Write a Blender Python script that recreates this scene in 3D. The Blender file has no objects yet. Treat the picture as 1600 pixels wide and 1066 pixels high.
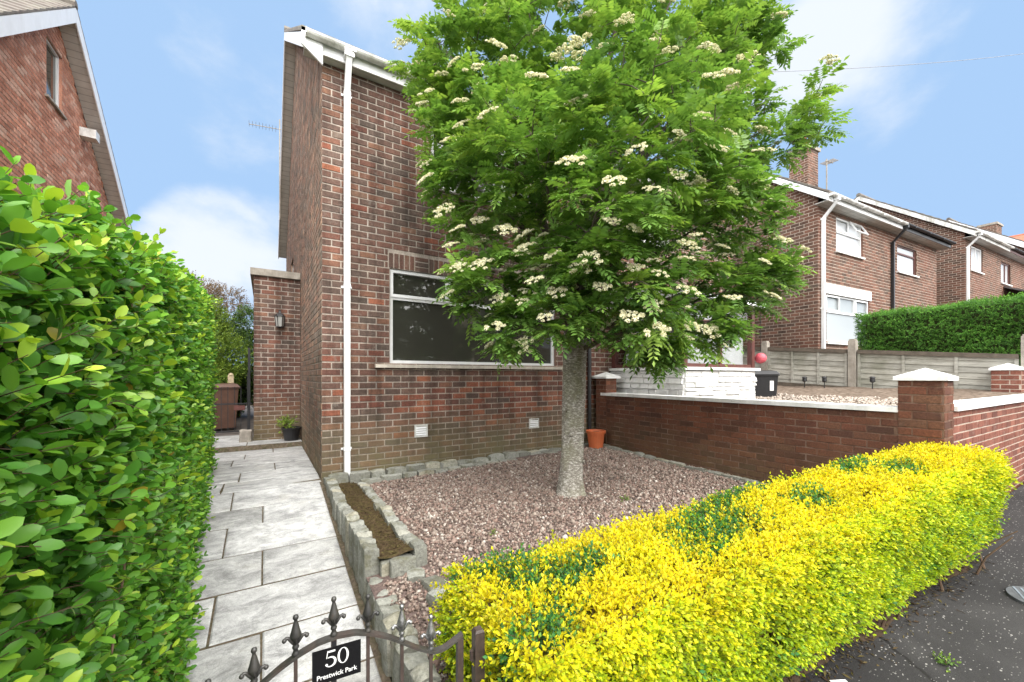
import bpy, bmesh, math, random
import numpy as np
from mathutils import Vector, Matrix
random.seed(7); rng = np.random.default_rng(11)
scene = bpy.context.scene
COL = scene.collection
R = math.radians
ZC = 1.83                                   # eye height above the pavement

# ------------------------------------------------------------------ helpers
class MB:
    """collects faces and links them as ONE mesh object"""
    def __init__(s): s.v=[]; s.f=[]; s.m=[]
    def quad(s,a,b,c,d,m=0):
        i=len(s.v); s.v+= [tuple(a),tuple(b),tuple(c),tuple(d)]; s.f.append((i,i+1,i+2,i+3)); s.m.append(m)
    def poly(s,pts,m=0):
        i=len(s.v); s.v+=[tuple(p) for p in pts]; s.f.append(tuple(range(i,i+len(pts)))); s.m.append(m)
    def hexa(s,p,m=0):                       # 8 points: bottom 4 ccw, top 4 ccw
        i=len(s.v); s.v+=[tuple(q) for q in p]
        for f in ((3,2,1,0),(4,5,6,7),(0,1,5,4),(1,2,6,5),(2,3,7,6),(3,0,4,7)):
            s.f.append(tuple(i+k for k in f)); s.m.append(m)
    def box(s,x0,x1,y0,y1,z0,z1,m=0):
        s.hexa([(x0,y0,z0),(x1,y0,z0),(x1,y1,z0),(x0,y1,z0),(x0,y0,z1),(x1,y0,z1),(x1,y1,z1),(x0,y1,z1)],m)
    def tube(s,pts,rad,n=8,m=0,cap=True):
        pts=[Vector(p) for p in pts]
        if not hasattr(rad,'__len__'): rad=[rad]*len(pts)
        base=len(s.v); up=None
        for k,p in enumerate(pts):
            t=(pts[min(k+1,len(pts)-1)]-pts[max(k-1,0)]).normalized()
            if up is None:
                up=Vector((0,0,1)) if abs(t.z)<.9 else Vector((1,0,0))
            a=t.cross(up).normalized(); b=a.cross(t).normalized(); up=b
            for j in range(n):
                w=2*math.pi*j/n; s.v.append(tuple(p+(a*math.cos(w)+b*math.sin(w))*rad[k]))
        for k in range(len(pts)-1):
            for j in range(n):
                a0=base+k*n+j; b0=base+k*n+(j+1)%n
                s.f.append((a0,b0,b0+n,a0+n)); s.m.append(m)
        if cap:
            s.f.append(tuple(base+j for j in range(n))[::-1]); s.m.append(m)
            e=base+(len(pts)-1)*n; s.f.append(tuple(e+j for j in range(n))); s.m.append(m)
    def lathe(s,c,prof,n=16,m=0,ax=None):    # prof: (r,z) list
        base=len(s.v); c=Vector(c)
        for r,z in prof:
            for j in range(n):
                w=2*math.pi*j/n; s.v.append(tuple(c+Vector((r*math.cos(w),r*math.sin(w),z))))
        for k in range(len(prof)-1):
            for j in range(n):
                a0=base+k*n+j; b0=base+k*n+(j+1)%n
                s.f.append((a0,b0,b0+n,a0+n)); s.m.append(m)
        s.f.append(tuple(base+j for j in range(n))[::-1]); s.m.append(m)
        e=base+(len(prof)-1)*n; s.f.append(tuple(e+j for j in range(n))); s.m.append(m)
    def ball(s,c,r,m=0,n=8): 
        k=max(4,n//2+1); s.lathe(c,[(max(r*math.sin(math.pi*i/k),1e-4),-r*math.cos(math.pi*i/k)) for i in range(k+1)],n,m)
    def build(s,name,mats,parent=None,smooth=False,loc=None,rotz=0):
        me=bpy.data.meshes.new(name); me.from_pydata(s.v,[],s.f)
        if not isinstance(mats,(list,tuple)): mats=[mats]
        for m in mats: me.materials.append(m)
        me.polygons.foreach_set('material_index',s.m)
        if smooth: me.polygons.foreach_set('use_smooth',[True]*len(s.f))
        me.update()
        o=bpy.data.objects.new(name,me); COL.objects.link(o); o.parent=parent
        if loc: o.location=loc
        o.rotation_euler[2]=rotz
        return o

def np_mesh(name,V,F,mat,parent=None,tint=None,smooth=False):
    V=np.asarray(V,np.float32); F=np.asarray(F,np.int32); k=F.shape[1]
    me=bpy.data.meshes.new(name)
    me.vertices.add(len(V)); me.vertices.foreach_set('co',V.ravel())
    me.loops.add(F.size); me.loops.foreach_set('vertex_index',F.ravel())
    me.polygons.add(len(F)); me.polygons.foreach_set('loop_start',np.arange(0,F.size,k,dtype=np.int32))
    if smooth: me.polygons.foreach_set('use_smooth',np.ones(len(F),bool))
    if tint is not None:
        a=me.attributes.new('tint','FLOAT','POINT'); a.data.foreach_set('value',np.asarray(tint,np.float32))
    for m in (mat if isinstance(mat,(list,tuple)) else [mat]): me.materials.append(m)
    me.update(calc_edges=True); me.validate()
    o=bpy.data.objects.new(name,me); COL.objects.link(o); o.parent=parent
    return o

def tag(o,label=None,cat=None,group=None,kind=None):
    if label: o['label']=label
    if cat: o['category']=cat
    if group: o['group']=group
    if kind: o['kind']=kind
    return o
def thing(name,label,cat,loc=(0,0,0),rotz=0,group=None):
    o=bpy.data.objects.new(name,None); COL.objects.link(o); o.location=loc; o.rotation_euler[2]=rotz
    o.empty_display_size=.2
    return tag(o,label,cat,group)

def unit(a): return a/np.maximum(np.linalg.norm(a,axis=-1,keepdims=True),1e-9)
def stamp(T,F,P,D,N,S,W=None):
    """place template T (x along the blade, y across, z normal) at P with tip dir D, normal N, scale S"""
    D=unit(D); B=unit(np.cross(N,D)); N=np.cross(D,B)
    S=np.asarray(S)[:,None,None]; W=S if W is None else np.asarray(W)[:,None,None]
    V=P[:,None,:]+D[:,None,:]*T[None,:,0:1]*S+B[:,None,:]*T[None,:,1:2]*W+N[:,None,:]*T[None,:,2:3]*S
    n,k=len(P),len(T)
    FF=(F[None,:,:]+(np.arange(n)*k)[:,None,None]).reshape(-1,F.shape[1])
    return V.reshape(-1,3),FF
LEAF_T=np.array([(0,0,0),(.28,.2,.03),(.3,0,-.03),(.28,-.2,.03),(.65,.2,.0),(.66,0,-.06),(.65,-.2,0),(1,0,-.12)],float)
LEAF_F=np.array([(0,2,1,1),(0,3,2,2),(1,2,5,4),(2,3,6,5),(4,5,7,7),(5,6,7,7)])
LEAF_F4=np.array([(0,2,5,1),(0,3,5,2),(1,5,7,4),(3,6,7,5)])      # all quads
OVAL_T=np.array([(0,0,0),(.2,.17,.03),(.22,0,-.02),(.2,-.17,.03),(.52,.255,.01),(.52,0,-.05),(.52,-.255,.01),(.83,.17,-.04),(.84,0,-.08),(.83,-.17,-.04),(.97,0,-.13)],float)
OVAL_F=np.array([(0,2,1,1),(0,3,2,2),(1,2,5,4),(2,3,6,5),(4,5,8,7),(5,6,9,8),(7,8,10,10),(8,9,10,10)])
OVAL_FQ=np.array([(0,3,2,1),(1,2,5,4),(2,3,6,5),(4,5,8,7),(5,6,9,8),(7,8,9,10)])
SMALL_T=np.array([(0,0,0),(.5,.26,.04),(.5,0,-.04),(.5,-.26,.04),(1,0,-.06)],float)
SMALL_F=np.array([(0,2,4,1),(0,3,4,2)])
CUBE_T=np.array([(-1,-1,-1),(1,-1,-1),(1,1,-1),(-1,1,-1),(-1,-1,1),(1,-1,1),(1,1,1),(-1,1,1)],float)*.5
CUBE_F=np.array([(3,2,1,0),(4,5,6,7),(0,1,5,4),(1,2,6,5),(2,3,7,6),(3,0,4,7)])

def stone_shape(n=5,p=9.0):                  # rounded block as a small quad grid
    vs=[];fs=[]
    for ax in range(3):
        for sg in (-1,1):
            b=len(vs)
            for i in range(n+1):
                for j in range(n+1):
                    q=[0,0,0]; q[ax]=sg; q[(ax+1)%3]=-1+2*i/n; q[(ax+2)%3]=-1+2*j/n
                    q=np.array(q,float); q=q/(np.sum(np.abs(q)**p)**(1/p)); vs.append(q*.5)
            for i in range(n):
                for j in range(n):
                    a=b+i*(n+1)+j; f=(a,a+1,a+n+2,a+n+1)
                    fs.append(f if sg<0 else f[::-1])
    return np.array(vs),np.array(fs)
STV,STF=stone_shape()
class Setts:
    def __init__(s): s.V=[];s.F=[];s.n=0
    def add(s,c,dims,rot=0,j=.06):
        ph=rng.random(3)*6.28
        v=STV.copy(); v*=1+j*(np.sin(v[:,[1,2,0]]*5+ph)+.6*np.sin(v[:,[2,0,1]]*9+ph[::-1]))
        v=v*np.array(dims)
        a=rot; ca,sa=math.cos(a),math.sin(a)
        tx=rng.normal(0,.03); v[:,2]+=v[:,0]*tx+v[:,1]*rng.normal(0,.03)
        v=np.stack([v[:,0]*ca-v[:,1]*sa,v[:,0]*sa+v[:,1]*ca,v[:,2]],1)+np.array(c)
        s.V.append(v); s.F.append(STF+s.n); s.n+=len(v)
    def build(s,name,mat,parent=None): return np_mesh(name,np.concatenate(s.V),np.concatenate(s.F),mat,parent,smooth=True)

# ------------------------------------------------------------------ materials
def new_mat(name):
    m=bpy.data.materials.new(name); m.use_nodes=True; nt=m.node_tree
    b=nt.nodes['Principled BSDF']; return m,nt,b
def N(nt,t,**k):
    n=nt.nodes.new(t)
    for a,b in k.items():
        if a in n.inputs.keys(): n.inputs[a].default_value=b
        else: setattr(n,a,b)
    return n
def ramp(nt,stops,fac=None,interp='LINEAR'):
    r=nt.nodes.new('ShaderNodeValToRGB'); cr=r.color_ramp; cr.interpolation=interp
    while len(cr.elements)<len(stops): cr.elements.new(.5)
    for e,(p,c) in zip(cr.elements,stops): e.position=p; e.color=(c[0],c[1],c[2],1) if hasattr(c,'__len__') else (c,c,c,1)
    if fac is not None: nt.links.new(fac,r.inputs[0])
    return r.outputs[0]
def mix(nt,a,b,fac,mode='MIX'):
    n=nt.nodes.new('ShaderNodeMix'); n.data_type='RGBA'; n.blend_type=mode
    for sock,val in ((n.inputs[0],fac),(n.inputs[6],a),(n.inputs[7],b)):
        if hasattr(val,'is_output'): nt.links.new(val,sock)
        elif hasattr(val,'__len__'): sock.default_value=(val[0],val[1],val[2],1)
        else: sock.default_value=val
    return n.outputs[2]
def math_(nt,op,a,b=0.,clamp=False):
    n=nt.nodes.new('ShaderNodeMath'); n.operation=op; n.use_clamp=clamp
    for s_,v in ((n.inputs[0],a),(n.inputs[1],b)):
        if hasattr(v,'is_output'): nt.links.new(v,s_)
        else: s_.default_value=v
    return n.outputs[0]
def pos(nt): return nt.nodes.new('ShaderNodeNewGeometry')
def noise(nt,vec,scale,detail=4,rough=.6,dist=0):
    n=N(nt,'ShaderNodeTexNoise',Scale=scale,Detail=detail,Roughness=rough,Distortion=dist)
    if vec is not None: nt.links.new(vec,n.inputs['Vector'])
    return n.outputs['Fac']
def bump(nt,b,h,strength=.5,dist=.01):
    n=N(nt,'ShaderNodeBump',Strength=strength,Distance=dist); nt.links.new(h,n.inputs['Height']); nt.links.new(n.outputs[0],b.inputs['Normal'])
def mapped(nt,vec,scale):
    n=N(nt,'ShaderNodeMapping'); n.inputs['Scale'].default_value=scale; nt.links.new(vec,n.inputs['Vector']); return n.outputs[0]

def plain(name,col,rough=.5,var=.15,scale=8,metal=0,bmp=.1,spec=.5,dirt=None,dirtamt=.5):
    m,nt,b=new_mat(name); g=pos(nt); f=noise(nt,g.outputs['Position'],scale,5)
    lo=[c*(1-var) for c in col]; hi=[min(c*(1+var),1) for c in col]
    c=ramp(nt,[(.3,lo),(.7,hi)],f)
    if dirt:
        f2=noise(nt,mapped(nt,g.outputs['Position'],(1,1,.35)),scale*.6,6,.7)
        c=mix(nt,c,dirt,math_(nt,'MULTIPLY',ramp(nt,[(.45,0),(.72,1)],f2),dirtamt))
    nt.links.new(c,b.inputs['Base Color']); b.inputs['Roughness'].default_value=rough; b.inputs['Metallic'].default_value=metal
    b.inputs['Specular IOR Level'].default_value=spec
    if bmp: bump(nt,b,noise(nt,g.outputs['Position'],scale*8,4),bmp,.004)
    return m
def brick(name,stops,moss=None,patch=None,white=0,dark=.0,streak=False):
    m,nt,b=new_mat(name); g=pos(nt); P=g.outputs['Position']
    c=ramp(nt,stops,g.outputs['Random Per Island'])
    if patch:
        c=mix(nt,c,patch,math_(nt,'MULTIPLY',ramp(nt,[(.5,0),(.66,1)],noise(nt,P,.7,3)),.6))
    sp=noise(nt,P,60,5,.7); c=mix(nt,c,(.5,.5,.5),1.0,'OVERLAY') if False else mix(nt,c,ramp(nt,[(.3,.62),(.7,1.3)],sp),1.0,'MULTIPLY')
    st=noise(nt,P,3.2,6,.7); c=mix(nt,c,ramp(nt,[(.35,.72),(.65,1.15)],st),1.0,'MULTIPLY')
    if streak: c=mix(nt,c,ramp(nt,[(.38,.62),(.55,1.06)],noise(nt,mapped(nt,P,(5,5,.45)),1.3,5,.65)),1.0,'MULTIPLY')
    if white:
        w=ramp(nt,[(.56,0),(.72,1)],noise(nt,P,9,6,.75)); c=mix(nt,c,(.45,.41,.36),math_(nt,'MULTIPLY',w,white))
    if dark:
        w=ramp(nt,[(.45,0),(.6,1)],noise(nt,P,1.6,5,.7)); c=mix(nt,c,(.035,.022,.018),math_(nt,'MULTIPLY',w,dark))
    if moss:
        sx=N(nt,'ShaderNodeSeparateXYZ'); nt.links.new(P,sx.inputs[0])
        h=N(nt,'ShaderNodeMapRange'); nt.links.new(sx.outputs[2],h.inputs[0]); h.inputs[1].default_value=moss[1]; h.inputs[2].default_value=moss[0]
        h.inputs[3].default_value=0; h.inputs[4].default_value=1
        f=math_(nt,'MULTIPLY',h.outputs[0],ramp(nt,[(.3,.35),(.6,1)],noise(nt,P,2.5,5,.7)))
        c=mix(nt,c,(.15,.135,.07),math_(nt,'MULTIPLY',f,moss[2]))
    nt.links.new(c,b.inputs['Base Color']); b.inputs['Roughness'].default_value=.88; b.inputs['Specular IOR Level'].default_value=.25
    bump(nt,b,noise(nt,P,90,5,.7),.55,.004)
    return m
def leaf_mat(name,stops,rough=.38,trans=.3,spec=.5,varscale=3.0,back=None):
    m,nt,b=new_mat(name); g=pos(nt)
    a=N(nt,'ShaderNodeAttribute',attribute_name='tint')
    t=math_(nt,'ADD',a.outputs['Fac'],math_(nt,'MULTIPLY',math_(nt,'SUBTRACT',g.outputs['Random Per Island'],.5),.22),True)
    c=ramp(nt,stops,t)
    c=mix(nt,c,ramp(nt,[(.3,.8),(.7,1.15)],noise(nt,g.outputs['Position'],varscale,3)),1.0,'MULTIPLY')
    nt.links.new(c,b.inputs['Base Color']); b.inputs['Roughness'].default_value=rough; b.inputs['Specular IOR Level'].default_value=spec
    tr=N(nt,'ShaderNodeBsdfTranslucent'); nt.links.new(mix(nt,c,(1.0,1.0,.6),1.0,'MULTIPLY'),tr.inputs[0])
    ms=N(nt,'ShaderNodeMixShader'); ms.inputs[0].default_value=trans
    nt.links.new(b.outputs[0],ms.inputs[1]); nt.links.new(tr.outputs[0],ms.inputs[2])
    nt.links.new(ms.outputs[0],nt.nodes['Material Output'].inputs[0])
    return m

M={}
M['brick']=brick('brown_brick',[(0,(.098,.074,.061)),(.22,(.125,.077,.061)),(.45,(.16,.083,.063)),(.6,(.112,.085,.071)),(.8,(.18,.083,.06)),(.93,(.22,.115,.075)),(1,(.14,.112,.092))],moss=(.6,1.4,.9),patch=(.15,.062,.045),white=.25,streak=True)
M['brick_gable']=brick('gable_brick',[(0,(.14,.11,.085)),(.35,(.22,.15,.11)),(.65,(.27,.15,.105)),(.85,(.19,.15,.12)),(1,(.35,.22,.15))],moss=(.5,1.3,.6),white=.45,streak=True)
M['brick_warm']=brick('orange_red_brick',[(0,(.12,.06,.047)),(.3,(.19,.072,.05)),(.6,(.25,.09,.056)),(.85,(.3,.115,.066)),(1,(.15,.09,.07))],moss=(.6,1.4,.9),white=.3,streak=True)
M['brick_far']=brick('far_brick',[(0,(.09,.058,.045)),(.3,(.13,.075,.055)),(.6,(.165,.085,.06)),(.85,(.2,.1,.07)),(1,(.12,.09,.07))],patch=(.18,.075,.05),white=.15)
M['brick_red']=brick('red_brick',[(0,(.42,.18,.115)),(.4,(.55,.25,.165)),(.75,(.6,.31,.22)),(1,(.66,.43,.33))],white=.35)
M['brick_wall']=brick('garden_wall_brick',[(0,(.095,.046,.032)),(.4,(.15,.06,.038)),(.75,(.19,.073,.042)),(1,(.15,.077,.048))],moss=(.45,1.2,.45),white=.1,dark=.45)
M['brick_street']=brick('street_wall_brick',[(0,(.15,.06,.045)),(.5,(.2,.075,.053)),(1,(.25,.1,.07))],white=.25)
M['mortar']=brick('mortar',[(0,(.36,.3,.255)),(.5,(.43,.365,.31)),(1,(.38,.33,.29))],moss=(.55,1.3,.7),streak=True)
M['mortar_pale']=plain('pale_mortar',(.42,.35,.29),.95,.2,14,bmp=.4,spec=.1)
M['mortar_dark']=plain('brown_mortar',(.13,.075,.053),.95,.3,10,bmp=.4,spec=.1,dirt=(.45,.36,.29),dirtamt=.4)
M['upvc']=plain('white_plastic',(.78,.79,.8),.3,.04,5,bmp=0,dirt=(.5,.48,.43),dirtamt=.25)
M['upvc_dirty']=plain('dirty_white_plastic',(.7,.7,.68),.4,.1,6,bmp=.02,dirt=(.2,.19,.14),dirtamt=.95)
M['white_paint']=plain('white_paint',(.78,.78,.77),.6,.05,6,bmp=.3,dirt=(.36,.37,.33),dirtamt=.55)
M['black_metal']=plain('black_plastic',(.018,.018,.02),.4,.3,6,bmp=.05)
M['brown_wood']=plain('brown_painted_wood',(.1,.034,.028),.45,.2,12,bmp=.1)
M['stone_sill']=plain('stone_sill',(.52,.47,.4),.85,.15,12,bmp=.5,dirt=(.25,.22,.17),dirtamt=.6)
M['tile']=plain('roof_tile',(.14,.12,.105),.85,.3,6,bmp=.5,dirt=(.25,.25,.2),dirtamt=.6)
M['tile_red']=plain('red_roof_tile',(.4,.15,.09),.8,.2,4,bmp=.4)
M['clay']=plain('clay_pot',(.48,.13,.06),.7,.15,5,bmp=.2)
M['terracotta']=plain('orange_plastic',(.55,.13,.045),.5,.1,5,bmp=.05,dirt=(.35,.16,.08),dirtamt=.4)
M['concrete']=plain('old_concrete',(.33,.3,.26),.95,.25,10,bmp=.8,spec=.15,dirt=(.13,.11,.09),dirtamt=.6)
M['soil']=plain('soil',(.07,.05,.035),1,.4,20,bmp=1,spec=.05)
M['interior']=plain('near_black',(.03,.028,.026),.9,.1,2,bmp=0)
def stripes(name,col,axis,freq,depth=.35,dark=.55):
    m,nt,b=new_mat(name); tc=N(nt,'ShaderNodeTexCoord'); sx=N(nt,'ShaderNodeSeparateXYZ'); nt.links.new(tc.outputs['Object'],sx.inputs[0])
    f=math_(nt,'FRACT',math_(nt,'MULTIPLY',sx.outputs[axis],freq)); k=ramp(nt,[(0,dark),(.06,dark),(.12,1),(1,1)],f)
    g=pos(nt); c=mix(nt,col,ramp(nt,[(.3,.8),(.7,1.1)],noise(nt,g.outputs['Position'],4,5)),1.,'MULTIPLY')
    c=mix(nt,c,k,1.,'MULTIPLY'); nt.links.new(c,b.inputs['Base Color']); b.inputs['Roughness'].default_value=.5
    bump(nt,b,k,depth,.006); return m
M['soffit']=stripes('boarded_soffit',(.55,.54,.51),1,9)
def glass(name,base,rough=.03,ior=1.5):
    m,nt,b=new_mat(name); b.inputs['Base Color'].default_value=(*base,1); b.inputs['Roughness'].default_value=rough
    b.inputs['Specular IOR Level'].default_value=.5; b.inputs['IOR'].default_value=ior
    g=pos(nt); bump(nt,b,noise(nt,g.outputs['Position'],1.3,2),.04,.05); return m
M['glass']=glass('window_glass',(.04,.04,.032),.02,1.85)
M['glass_blind']=glass('blind_behind_glass',(.27,.3,.315),.06)
M['glass_white']=glass('white_curtain_behind_glass',(.5,.52,.54),.06)
M['bin']=plain('bin_black',(.016,.016,.018),.45,.3,8,bmp=.1)
M['bin_brown']=plain('bin_brown',(.09,.045,.03),.45,.25,8,bmp=.1)
M['sticker']=plain('white_sticker',(.75,.75,.75),.5,.05,5,bmp=0)
M['timber']=plain('pale_timber',(.42,.34,.22),.8,.2,12,bmp=.4)
M['pink']=plain('pink_plastic',(.55,.09,.12),.5,.5,40,bmp=.2)
# painted iron, worn to rust in places
def iron():
    m,nt,b=new_mat('worn_painted_iron'); g=pos(nt); P=g.outputs['Position']
    c=ramp(nt,[(.3,(.022,.022,.022)),(.6,(.05,.047,.043)),(.75,(.07,.05,.035))],noise(nt,P,14,6,.7)); nt.links.new(c,b.inputs['Base Color'])
    b.inputs['Roughness'].default_value=.42; b.inputs['Specular IOR Level'].default_value=.6; bump(nt,b,noise(nt,P,180,4),.25,.002); return m
M['iron']=iron()
M['iron_brown']=plain('rusty_painted_iron',(.06,.042,.036),.5,.35,30,bmp=.3)
M['iron_rail']=plain('grey_painted_iron',(.05,.047,.042),.5,.35,25,bmp=.3,dirt=(.09,.05,.04),dirtamt=.5)
M['iron_bright']=plain('bright_iron',(.3,.3,.3),.3,.5,60,metal=.8,bmp=.3)
# sett stone
def sett():
    m,nt,b=new_mat('granite_sett'); g=pos(nt); P=g.outputs['Position']
    c=ramp(nt,[(0,(.17,.17,.145)),(.4,(.26,.262,.23)),(.8,(.34,.345,.31)),(1,(.35,.33,.26))],g.outputs['Random Per Island'])
    c=mix(nt,c,ramp(nt,[(.3,.6),(.7,1.3)],noise(nt,P,45,6,.75)),1.,'MULTIPLY')
    c=mix(nt,c,(.1,.095,.045),math_(nt,'MULTIPLY',ramp(nt,[(.48,0),(.66,1)],noise(nt,P,7,5,.7)),.65))
    nt.links.new(c,b.inputs['Base Color']); b.inputs['Roughness'].default_value=.9; b.inputs['Specular IOR Level'].default_value=.25
    bump(nt,b,noise(nt,P,40,6,.75),.9,.012); return m
M['sett']=sett()
def flag():
    m,nt,b=new_mat('paving_flag'); g=pos(nt); P=g.outputs['Position']
    c=ramp(nt,[(0,(.38,.38,.37)),(.5,(.46,.46,.455)),(.9,(.53,.53,.525)),(1,(.29,.285,.265))],g.outputs['Random Per Island'])
    vo=N(nt,'ShaderNodeVectorMath',operation='MULTIPLY_ADD'); cx=N(nt,'ShaderNodeCombineXYZ'); nt.links.new(math_(nt,'MULTIPLY',g.outputs['Random Per Island'],31.),cx.inputs[2]); nt.links.new(P,vo.inputs[0]); vo.inputs[1].default_value=(1,1.6,1); nt.links.new(cx.outputs[0],vo.inputs[2]); Q=vo.outputs[0]
    c=mix(nt,c,ramp(nt,[(.34,.55),(.5,.95),(.64,1.3)],noise(nt,Q,4.2,8,.72,.5)),1.,'MULTIPLY')
    c=mix(nt,c,(.15,.15,.15),math_(nt,'MULTIPLY',ramp(nt,[(.5,0),(.68,1)],noise(nt,Q,9,8,.8,1.0)),.6))
    c=mix(nt,c,(.62,.62,.62),math_(nt,'MULTIPLY',ramp(nt,[(.56,0),(.66,1)],noise(nt,Q,7,8,.8,.6)),.6))
    c=mix(nt,c,(.2,.18,.12),math_(nt,'MULTIPLY',ramp(nt,[(.55,0),(.75,1)],noise(nt,Q,2.1,5,.7)),.4))
    c=mix(nt,c,ramp(nt,[(.35,.75),(.65,1.12)],noise(nt,P,130,4,.8)),1.,'MULTIPLY')
    nt.links.new(c,b.inputs['Base Color']); b.inputs['Roughness'].default_value=.85; b.inputs['Specular IOR Level'].default_value=.3
    bump(nt,b,noise(nt,P,60,6,.8),.5,.006); return m
M['flag']=flag()
def pebble():
    m,nt,b=new_mat('pink_gravel'); g=pos(nt)
    c=ramp(nt,[(0,(.09,.07,.06)),(.25,(.18,.13,.105)),(.5,(.27,.182,.15)),(.7,(.27,.215,.18)),(.93,(.35,.29,.245)),(1,(.54,.5,.45))],g.outputs['Random Per Island'])
    c=mix(nt,c,ramp(nt,[(.3,.75),(.7,1.2)],noise(nt,g.outputs['Position'],120,3)),1.,'MULTIPLY')
    nt.links.new(c,b.inputs['Base Color']); b.inputs['Roughness'].default_value=.8; b.inputs['Specular IOR Level'].default_value=.3; return m
M['pebble']=pebble()
M['gravel_base']=plain('gravel_bed',(.13,.095,.085),.95,.5,45,bmp=1,spec=.1)
def asphalt():
    m,nt,b=new_mat('chipped_asphalt'); g=pos(nt); P=g.outputs['Position']
    c=ramp(nt,[(.35,(.02,.019,.019)),(.5,(.031,.0295,.029)),(.62,(.05,.048,.047)),(.75,(.067,.066,.066))],noise(nt,mapped(nt,P,(1,.7,1)),.85,4,.55,.6))
    c=mix(nt,c,ramp(nt,[(.3,.6),(.7,1.35)],noise(nt,P,160,4,.8)),1.,'MULTIPLY')
    sx=N(nt,'ShaderNodeSeparateXYZ'); nt.links.new(P,sx.inputs[0])
    # cracked joint of a trench patch
    w=math_(nt,'MULTIPLY',math_(nt,'SUBTRACT',noise(nt,P,3,5,.7),.5),.12)
    l=math_(nt,'ADD',math_(nt,'SUBTRACT',math_(nt,'MULTIPLY',sx.outputs[0],1.),math_(nt,'MULTIPLY',sx.outputs[1],.75)),-2.62)
    l=math_(nt,'ABSOLUTE',math_(nt,'ADD',l,w))
    c=mix(nt,(.012,.011,.01),c,ramp(nt,[(.008,0),(.02,1)],l))
    for sc,th,dens in ((36,.15,.33),(60,.2,.25)):
        v=N(nt,'ShaderNodeTexVoronoi',Scale=sc,Randomness=1.); nt.links.new(mapped(nt,P,(1,1.5,.2)),v.inputs['Vector'])
        s2=N(nt,'ShaderNodeSeparateColor'); nt.links.new(v.outputs['Color'],s2.inputs[0])
        d=math_(nt,'LESS_THAN',v.outputs['Distance'],math_(nt,'MULTIPLY',s2.outputs[1],th+.14)); k=math_(nt,'LESS_THAN',s2.outputs[0],dens)
        pt=ramp(nt,[(.3,.25),(.55,1)],noise(nt,P,1.7,3))
        c=mix(nt,c,(.29,.28,.265),math_(nt,'MULTIPLY',math_(nt,'MULTIPLY',d,k),pt))
    nt.links.new(c,b.inputs['Base Color']); b.inputs['Roughness'].default_value=.85; b.inputs['Specular IOR Level'].default_value=.3
    bump(nt,b,noise(nt,P,140,4,.8),.7,.004); return m
M['asphalt']=asphalt()
def bark():
    m,nt,b=new_mat('rowan_bark'); tc=N(nt,'ShaderNodeTexCoord'); P=mapped(nt,tc.outputs['Object'],(1,1,2.4))
    f=noise(nt,P,27,6,.75,.4); c=ramp(nt,[(.36,(.13,.12,.1)),(.48,(.22,.2,.165)),(.54,(.31,.29,.25)),(.57,(.5,.48,.44)),(.72,(.56,.54,.5))],f)
    g2=noise(nt,tc.outputs['Object'],4,4); c=mix(nt,c,(.17,.17,.09),math_(nt,'MULTIPLY',ramp(nt,[(.45,0),(.65,1)],g2),.55))
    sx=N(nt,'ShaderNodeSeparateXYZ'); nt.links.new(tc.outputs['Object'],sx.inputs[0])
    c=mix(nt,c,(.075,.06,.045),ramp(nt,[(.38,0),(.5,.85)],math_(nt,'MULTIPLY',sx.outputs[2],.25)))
    nt.links.new(c,b.inputs['Base Color']); b.inputs['Roughness'].default_value=.9; bump(nt,b,f,.8,.012); return m
M['bark']=bark()
M['twig']=plain('twig',(.12,.075,.045),.8,.3,20,bmp=.2)
M['core']=plain('shade_core',(.04,.05,.02),1,.5,25,bmp=1,spec=.05)  # dark colour stands in for shade deep between the leaves
M['core_gold']=plain('gold_gap_core',(.2,.18,.03),1,.5,30,bmp=1,spec=.05)  # core tone raised so the gaps between golden leaves look less shaded
M['privet']=leaf_mat('privet_leaf',[(0,(.34,.28,.03)),(.015,(.3,.26,.03)),(.03,(.03,.11,.016)),(.45,(.088,.265,.03)),(.75,(.19,.42,.04)),(1,(.43,.6,.05))],.38,.4,.45)
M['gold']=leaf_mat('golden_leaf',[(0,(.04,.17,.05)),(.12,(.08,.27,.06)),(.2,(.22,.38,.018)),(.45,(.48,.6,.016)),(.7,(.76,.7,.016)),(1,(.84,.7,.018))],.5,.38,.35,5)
M['rowan']=leaf_mat('rowan_leaf',[(0,(.07,.155,.035)),(.5,(.175,.33,.065)),(1,(.36,.52,.1))],.38,.4,.35,1.5)
M['hedge2']=leaf_mat('clipped_hedge_leaf',[(0,(.045,.13,.025)),(.5,(.11,.28,.04)),(1,(.2,.4,.06))],.55,.3,.3,2)
M['bushleaf']=leaf_mat('shrub_leaf',[(0,(.03,.06,.02)),(.5,(.1,.2,.03)),(1,(.3,.42,.06))],.55,.3,.3,1.2)
M['redleaf']=leaf_mat('plum_leaf',[(0,(.1,.075,.04)),(1,(.3,.2,.12))],.55,.3,.3,1.2)
M['petal']=leaf_mat('cream_blossom',[(0,(.56,.53,.31)),(.4,(.8,.76,.54)),(1,(.9,.88,.74))],.7,.25,.2,60)

# ------------------------------------------------------------------ ground heights
def sm(a,b,x):
    t=np.clip((x-a)/(b-a),0,1); return t*t*(3-2*t)
def z_pave(x): return .06*np.clip(x,-25,60)-.02
def z_path(y): return np.where(y<5.5,.545-.148*(5.5-np.maximum(y,1.3)),.545-.012*np.minimum(y-5.5,3))
def z_gravel(x,y):
    z=.40+.03*(x-1)+.03*(y-3)
    z=z-sm(3.0,1.7,y)*.16*sm(1.6,.9,x)
    return z
def street_y(x): return 1.54-.075*(x-.3)

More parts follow.
